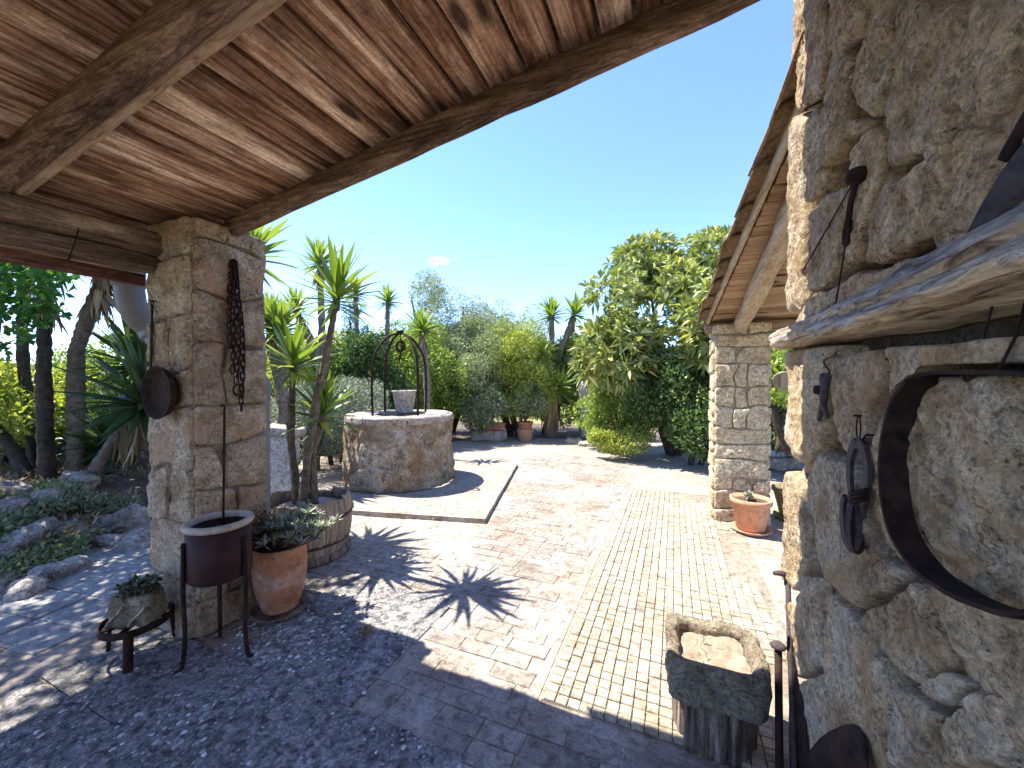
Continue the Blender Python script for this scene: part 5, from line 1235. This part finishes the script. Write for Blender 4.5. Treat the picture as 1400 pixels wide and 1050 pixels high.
# trough as lathe-like square rings
V = []; n = 56
def sq(th, p=7): c, s = math.cos(th), math.sin(th); L = (abs(c)**p+abs(s)**p)**(1/p); return c/L, s/L
prof = [(.86, tr0), (.93, tr0+.012), (.97, tr0+.06), (1.0, tr0+.11), (1.0, tr1-.015), (.985, tr1), (.93, tr1+.006), (.84, tr1+.004), (.76, tr1-.002), (.72, tr1-.015), (.70, tr1-.05), (.68, tr1-.075)]
full = []
for a in range(len(prof)-1):
    for q in range(2): full.append((prof[a][0]+(prof[a+1][0]-prof[a][0])*q/2, prof[a][1]+(prof[a+1][1]-prof[a][1])*q/2))
full.append(prof[-1])
for (s, z) in full:
    for k in range(n):
        th = 2*math.pi*k/n; cx_, sx_ = sq(th); p = Vector((tc.x+cx_*hw*s, tc.y+sx_*hd_*s, z)); d = Vector((cx_, sx_, 0)).normalized()
        nn = .014*noise3(p, 9, 4)+.009*noise3(p, 28, 3); V.append(p+d*nn+Vector((0, 0, nn*.8 if z > tr1-.03 else 0)))
m = len(full)
F = [(i*n+k, i*n+(k+1) % n, (i+1)*n+(k+1) % n, (i+1)*n+k) for i in range(m-1) for k in range(n)]+[tuple(range(n-1, -1, -1))]
link('body', np_mesh('body', V, F, M_trough, True), tro)
V = []; F = []; q = 26
for i in range(q+1):
    for j in range(q+1):
        x, y = tc.x+(i/q*2-1)*hw*.72, tc.y+(j/q*2-1)*hd_*.72; V.append((x, y, tr1-.045+.014*noise3((x, y, 0), 14, 4)+.006*noise3((x, y, 4), 50, 3)))
F = [(i*(q+1)+j, (i+1)*(q+1)+j, (i+1)*(q+1)+j+1, i*(q+1)+j+1) for i in range(q) for j in range(q)]
link('soil', np_mesh('soil', V, F, M_dirt, True), tro)
g = G(); r = random.Random(4)
for i in range(7):
    st = Vector((tc.x+r.uniform(-.08, .02), tc.y+r.uniform(-.06, .06), tr1-.04)); e = st+Vector((r.uniform(-.03, .03), r.uniform(-.03, .03), r.uniform(.03, .07))); g.tube([st, st.lerp(e, .5)+Vector((.006, 0, 0)), e], .0016, 4)
kind(g.build('dry_stalks', M_stave, tro), 'stuff')

# hand tools leaning in the corner between trough and wall
def tool(name, label, cat): return thing(name, label, cat, (0.40, 1.6, 0))
rodx = on_ground(1078, 1120)
t1 = tool('iron_crowbar', 'tall thin iron bar with bent flat head leaning at the wall end', 'crowbar')
b0, b1 = Vector((.395, 1.62, 0.02)), on_x(1077, 790, .42)
g = G(); g.tube([b0, b0.lerp(b1, .5), b1], .010, 8); g.build('shaft', M_shoe, t1, True)
g = G(); g.tube([b1+Vector((.0, 0, -.03)), b1, b1+Vector((-.006, -.004, .012)), b1+Vector((-.03, -.004, .016)), b1+Vector((-.052, -.004, .010))], [.013, .013, .012, .011, .006], 8); g.build('bent_head', M_shoe, t1, True)
t2 = tool('iron_poker', 'shorter iron poker with flat cap and ring beside the crowbar', 'poker')
b2, b3 = Vector((.345, 1.60, .02)), on_x(1064, 884, .375)
g = G(); g.tube([b2, b3], .013, 8); g.build('shaft', M_iron, t2, True)
g = G(); g.lathe([(0, -.004), (.024, -.004), (.028, .004), (.02, .012), (0, .013)], b3, 14); g.build('cap', M_shoe, t2, True)
g = G(); rr = on_x(1078, 880, .38); g.tube([rr+Vector((.006*math.cos(t), .022*math.cos(t)*.8-.0, .022*math.sin(t))) for t in np.linspace(0, 6.283, 20)], .0035, 6); g.build('ring', M_iron, t2, True)
def blade_tool(name, label, cat, pts, thick, dx, mat, handle):
    T = tool(name, label, cat); V = []; n = len(pts); c = sum(pts, Vector())/n
    V = [p for p in pts]+[p+Vector((thick, 0, thick*.3)) for p in pts]+[c+Vector((-dx, -dx*.4, 0)), c+Vector((-dx+thick, -dx*.4, 0))]
    F = [(i, (i+1) % n, 2*n) for i in range(n)]+[(n+(i+1) % n, n+i, 2*n+1) for i in range(n)]+[((i+1) % n, i, n+i, n+(i+1) % n) for i in range(n)]
    link('blade', np_mesh('blade', V, F, mat, True), T)
    g = G(); g.tube(handle, .014, 8); g.build('handle', M_iron, T, True); return T
sp = smooth_path([on_x(a, b, .405) for a, b in ((1104, 1075), (1100, 1042), (1118, 1012), (1142, 996), (1164, 990), (1178, 1006), (1184, 1040), (1182, 1085), (1140, 1100))], 4)
blade_tool('shovel', 'black iron shovel with round blade up against the wall foot', 'shovel', sp, .004, .02, M_iron, [on_x(1140, 1090, .40), on_x(1136, 1160, .38), Vector((.36, 1.05, .03))])
sp = smooth_path([on_x(a, b, .415) for a, b in ((1080, 1060), (1078, 1000), (1080, 945), (1085, 915), (1094, 950), (1102, 1000), (1106, 1060))], 4)
blade_tool('hoe', 'narrow dark hoe blade leaning behind the iron bars', 'hoe', sp, .004, .008, M_iron, [on_x(1091, 1055, .415), on_x(1092, 1120, .41), Vector((.40, 1.42, .03))])

# ================================================================== POTS BY THE FAR PILLAR, BACK WALL THINGS
p1 = on_ground(1026, 727); p1.z = 0.012
pt = thing('clay_pot', 'clean orange terracotta pot on saucer before the sandstone pillar', 'pot', p1)
g = G(); g.lathe([(0, .02), (.115, .02), (.125, .03), (.165, .27), (.182, .275), (.184, .32), (.170, .325), (.160, .28), (0, .27)], p1, 36); g.build('body', M_terra2, pt, True)
g = G(); g.lathe([(0, 0), (.15, 0), (.175, .02), (.178, .03), (.165, .03), (.145, .015), (0, .015)], p1, 32); g.build('saucer', M_terra2, pt, True)
g = G(); g.lathe([(.162, .29), (0, .30)], p1, 20); g.build('soil', M_soil, pt)
succulent('pale_succulent', 'pale rosette succulent in the clean orange pot', p1+Vector((0, 0, .29)), 5, .06, .07, .06, .03, L_grey, 9)
p2 = on_ground(1072, 712); p2.z = 0.012; p2 += Vector((.12, .1, 0))
pt = thing('clay_pot', 'mossy stained wide pot half hidden by the stone wall', 'pot', p2)
g = G(); g.lathe([(0, .02), (.13, .02), (.14, .03), (.20, .28), (.215, .285), (.215, .32), (.20, .325), (.19, .28), (0, .27)], p2, 36); g.build('body', M_mossy, pt, True)
g = G(); g.lathe([(0, 0), (.17, 0), (.20, .02), (.20, .03), (.17, .015), (0, .015)], p2, 32); g.build('saucer', M_mossy, pt, True)
g = G(); g.lathe([(.19, .27), (0, .28)], p2, 20); g.build('soil', M_soil, pt)
for i, (px, py) in enumerate(((1062, 642), (1078, 640))):
    p = on_ground(px, py); V, F = block_geo((-.16, -.1, -.02), (.16, .1, .2), 400+i, n=7, amp=.05, power=3); o = link('edging_stone', np_mesh('edging_stone', V, F, M_rocks, True), loc=(p.x, p.y, 0)); tag(o, ['grey edging stone next to the sandstone pillar beyond the mossy pot', 'grey edging stone next to the wall end beyond the mossy pot'][i], 'stone', 'edging stones beyond the pot')

p = on_ground(668, 602)
tb = thing('stone_planter', 'long grey stone trough planter at the foot of hedge', 'planter', p); 
rz = Matrix.Translation(p) @ Matrix.Rotation(YAW, 4, 'Z')
V, F = block_geo((-.44, -.16, 0), (.44, .16, .25), 71, n=10, amp=.02, power=10); link('body', np_mesh('body', V, F, M_rim, True), tb, M=rz)
g = G(); g.box((-.4, -.12, .245), (.4, .12, .258), rz); g.build('soil', M_soil, tb)
tb = thing('clay_planter', 'terracotta box planter standing on the stone trough', 'planter', p+Vector((0, 0, .25)))
V, F = block_geo((-.10, -.11, .252), (.40, .11, .42), 72, n=8, amp=.005, power=12); link('body', np_mesh('body', V, F, M_terra, True), tb, M=rz)
g = G(); g.box((-.12, -.13, .40), (.42, .13, .43), rz); g.build('rim', M_terra, tb)
p = on_ground(718, 602)
pt = thing('clay_pot', 'fluted terracotta pot at the hedge beside the stone trough', 'pot', p)
V = []; n = 60
prof = [(.0, .0), (.16, 0), (.165, .02), (.185, .15), (.20, .27), (.17, .285), (0, .285)]
g = G(); g.lathe(prof, p, 40, wob=.06); g.build('lower_pot', M_terra2, pt, True)
g = G(); g.lathe([(0, .28), (.15, .28), (.155, .3), (.19, .42), (.20, .425), (.20, .46), (.18, .46), (0, .44)], p, 32); g.build('upper_pot', M_terra, pt, True)
bush('potted_shrub', 'pale leafy shrub growing from the fluted pot', p+Vector((0, 0, .4)), 1.0, .5, .42, 5000, .07, L_olive, 80, k=7, aspect=3, trunk=True)
bush('potted_shrub', 'silvery shrub growing from the box planter', on_ground(672, 602)+Vector((0, .05, .38)), 1.0, .5, .4, 5000, .065, L_grey, 81, k=7, aspect=3)
# raffia skirt of a palm trunk
p = on_ground(753, 598)
T = thing('palm_stump', 'thick palm trunk in a skirt of straw coloured dead leaves', 'palm', p)
g = G(); g.tube([p-Vector((0, 0, .1)), p+Vector((0, 0, .6)), p+Vector((0, 0, 1.15))], [.2, .17, .12], 10, jit=.2); g.build('trunk', M_bark, T, True)
BV, BF, BR = [], [], []; r = random.Random(6)
for i in range(170):
    V, F = LS[3]; a = r.uniform(0, 6.283); Mx = Matrix.Translation(p+Vector((math.cos(a)*.1, math.sin(a)*.1, r.uniform(.95, 1.3)))) @ leaf_matrix(Vector(), r.uniform(-84, -66), a, r.uniform(-.5, .5), r.uniform(.55, .85))
    b = len(BV); BV += [Mx @ Vector(v) for v in V]; BF += [tuple(q+b for q in f) for f in F]; BR += [r.random()]*len(F)
kind(link('dead_skirt', np_mesh('dead_skirt', BV, BF, L_dead, True, BR), T), 'stuff')
# pale wall stub
p = on_ground(806, 600)
V, F = block_geo((-.30, -.2, 0), (.30, .2, 1.45), 91, n=14, amp=.02, power=9); Mx = Matrix.Translation(p+Vector((0, .2, 0))) @ Matrix.Rotation(YAW, 4, 'Z')
o = link('garden_wall', np_mesh('garden_wall', V, F, M_white, True), M=Mx); tag(o, 'pale limewashed wall stub beside the loquat tree', 'wall')
for i, (px, py, s) in enumerate(((784, 606, .2), (802, 610, .16))):
    p = on_ground(px, py); V, F = block_geo((-s, -s*.6, -.03), (s, s*.6, s*.6), 410+i, n=8, amp=.05, power=3); o = link('garden_rock', np_mesh('garden_rock', V, F, M_rocks, True), loc=(p.x, p.y, 0)); tag(o, ['large brown rock before the pale wall stub', 'small flat brown rock before the pale wall stub'][i], 'rock')
# pale pedestal behind the barrel
p = at(384, 620, 4.7); p.z = 0
ped = thing('stone_pedestal', 'pale stone pedestal with slanted cap behind the half barrel', 'pedestal', p); Mx = Matrix.Translation(p) @ Matrix.Rotation(YAW+.2, 4, 'Z')
V, F = block_geo((-.17, -.15, 0), (.17, .15, .86), 95, n=12, amp=.014, power=9); link('block', np_mesh('block', V, F, M_white, True), ped, M=Mx)
V, F = block_geo((-.22, -.2, .84), (.22, .2, .94), 96, n=9, amp=.02, power=6); link('cap', np_mesh('cap', V, F, M_rim, True), ped, M=Mx @ Matrix.Rotation(.08, 4, 'Y'))
# wire across the yard
g = G(); a0 = Vector((far_x(4.8), 4.85, 2.02)); a1 = at(815, 461, 8.6); g.tube([a0.lerp(a1, t)-Vector((0, 0, .05*math.sin(math.pi*t))) for t in np.linspace(0, 1, 14)], .0014, 5)
o = g.build('wire_line', M_iron); tag(o, 'thin wire strung from lean-to eave towards the loquat tree', 'wire')
# small weed in the paving
p = on_ground(500, 870); V, F, rn = leaf_cloud([(p+Vector((0, 0, .02)), (.035, .035, .02))], 160, .03, 90, 4, surf=.3)
o = link('weed', np_mesh('weed', V, F, L_dead, False, rn)); tag(o, 'small dry weed growing in the paving near the roof shadow', 'weed')

r = random.Random(61); BV, BF, BR = [], [], []
for i in range(420):
    u = r.random()
    if u < .35: x, y = r.gauss(-2.3, .35), r.gauss(2.2, .5)
    elif u < .6: x, y = r.gauss(-.2, .7), r.gauss(6.6, .5)
    elif u < .8: x, y = r.gauss(-2.6, 1.2), r.gauss(8.6, .5)
    else: x, y = r.uniform(-3, .3), r.uniform(.5, 7)
    z = .018
    if y > 2.9 and x < -1.8-(y-3.6)*.26: z = .08
    V, F = leaf_strip(r.uniform(.018, .05), r.uniform(.006, .014), r.uniform(-.6, .6), 3, .6); Mx = leaf_matrix(Vector((x, y, z)), r.uniform(-6, 12), r.uniform(0, 6.3), r.uniform(-.4, .4), 1); b = len(BV)
    BV += [Mx @ Vector(v) for v in V]; BF += [tuple(q+b for q in f) for f in F]; BR += [r.random()]*len(F)
o = kind(link('fallen_leaves', np_mesh('fallen_leaves', BV, BF, L_dead, True, BR)), 'stuff'); o['label'] = 'dry fallen leaves scattered over the paving'; o['category'] = 'leaf litter'

# ---- one small cloud
m = N('cloud_vapour'); m.t.nodes.remove(m.b)
vs = m.n('ShaderNodeVolumePrincipled'); vs.inputs['Color'].default_value = (1, 1, 1, 1); vs.inputs['Anisotropy'].default_value = .3
v = m.coord('Object'); nz = m.noise(v, .12, 4, .6); m.L(m.math('MULTIPLY', m.ramp(nz, [(.42, 0.0), (.7, 1.0)]), .12), vs.inputs['Density']); m.L(vs.outputs[0], m.out.inputs['Volume'])
cc = at(599, 357, 420); V = []; F = []; g = G(); r = random.Random(3)
for i in range(9):
    o3 = CR*r.uniform(-15, 15)+Vector((0, 0, 1))*r.uniform(-2, 2)+CF0*r.uniform(-5, 5); R = r.uniform(5.5, 8.5)*(1-abs(o3.dot(CR))/24)
    g.lathe([(R*math.sin(a)+.0001, -R*.55*math.cos(a)) for a in np.linspace(0, math.pi, 10)], o3, 16, wob=.15)
o = kind(link('cloud', g.mesh('cloud', m.m, True), loc=cc), 'structure')
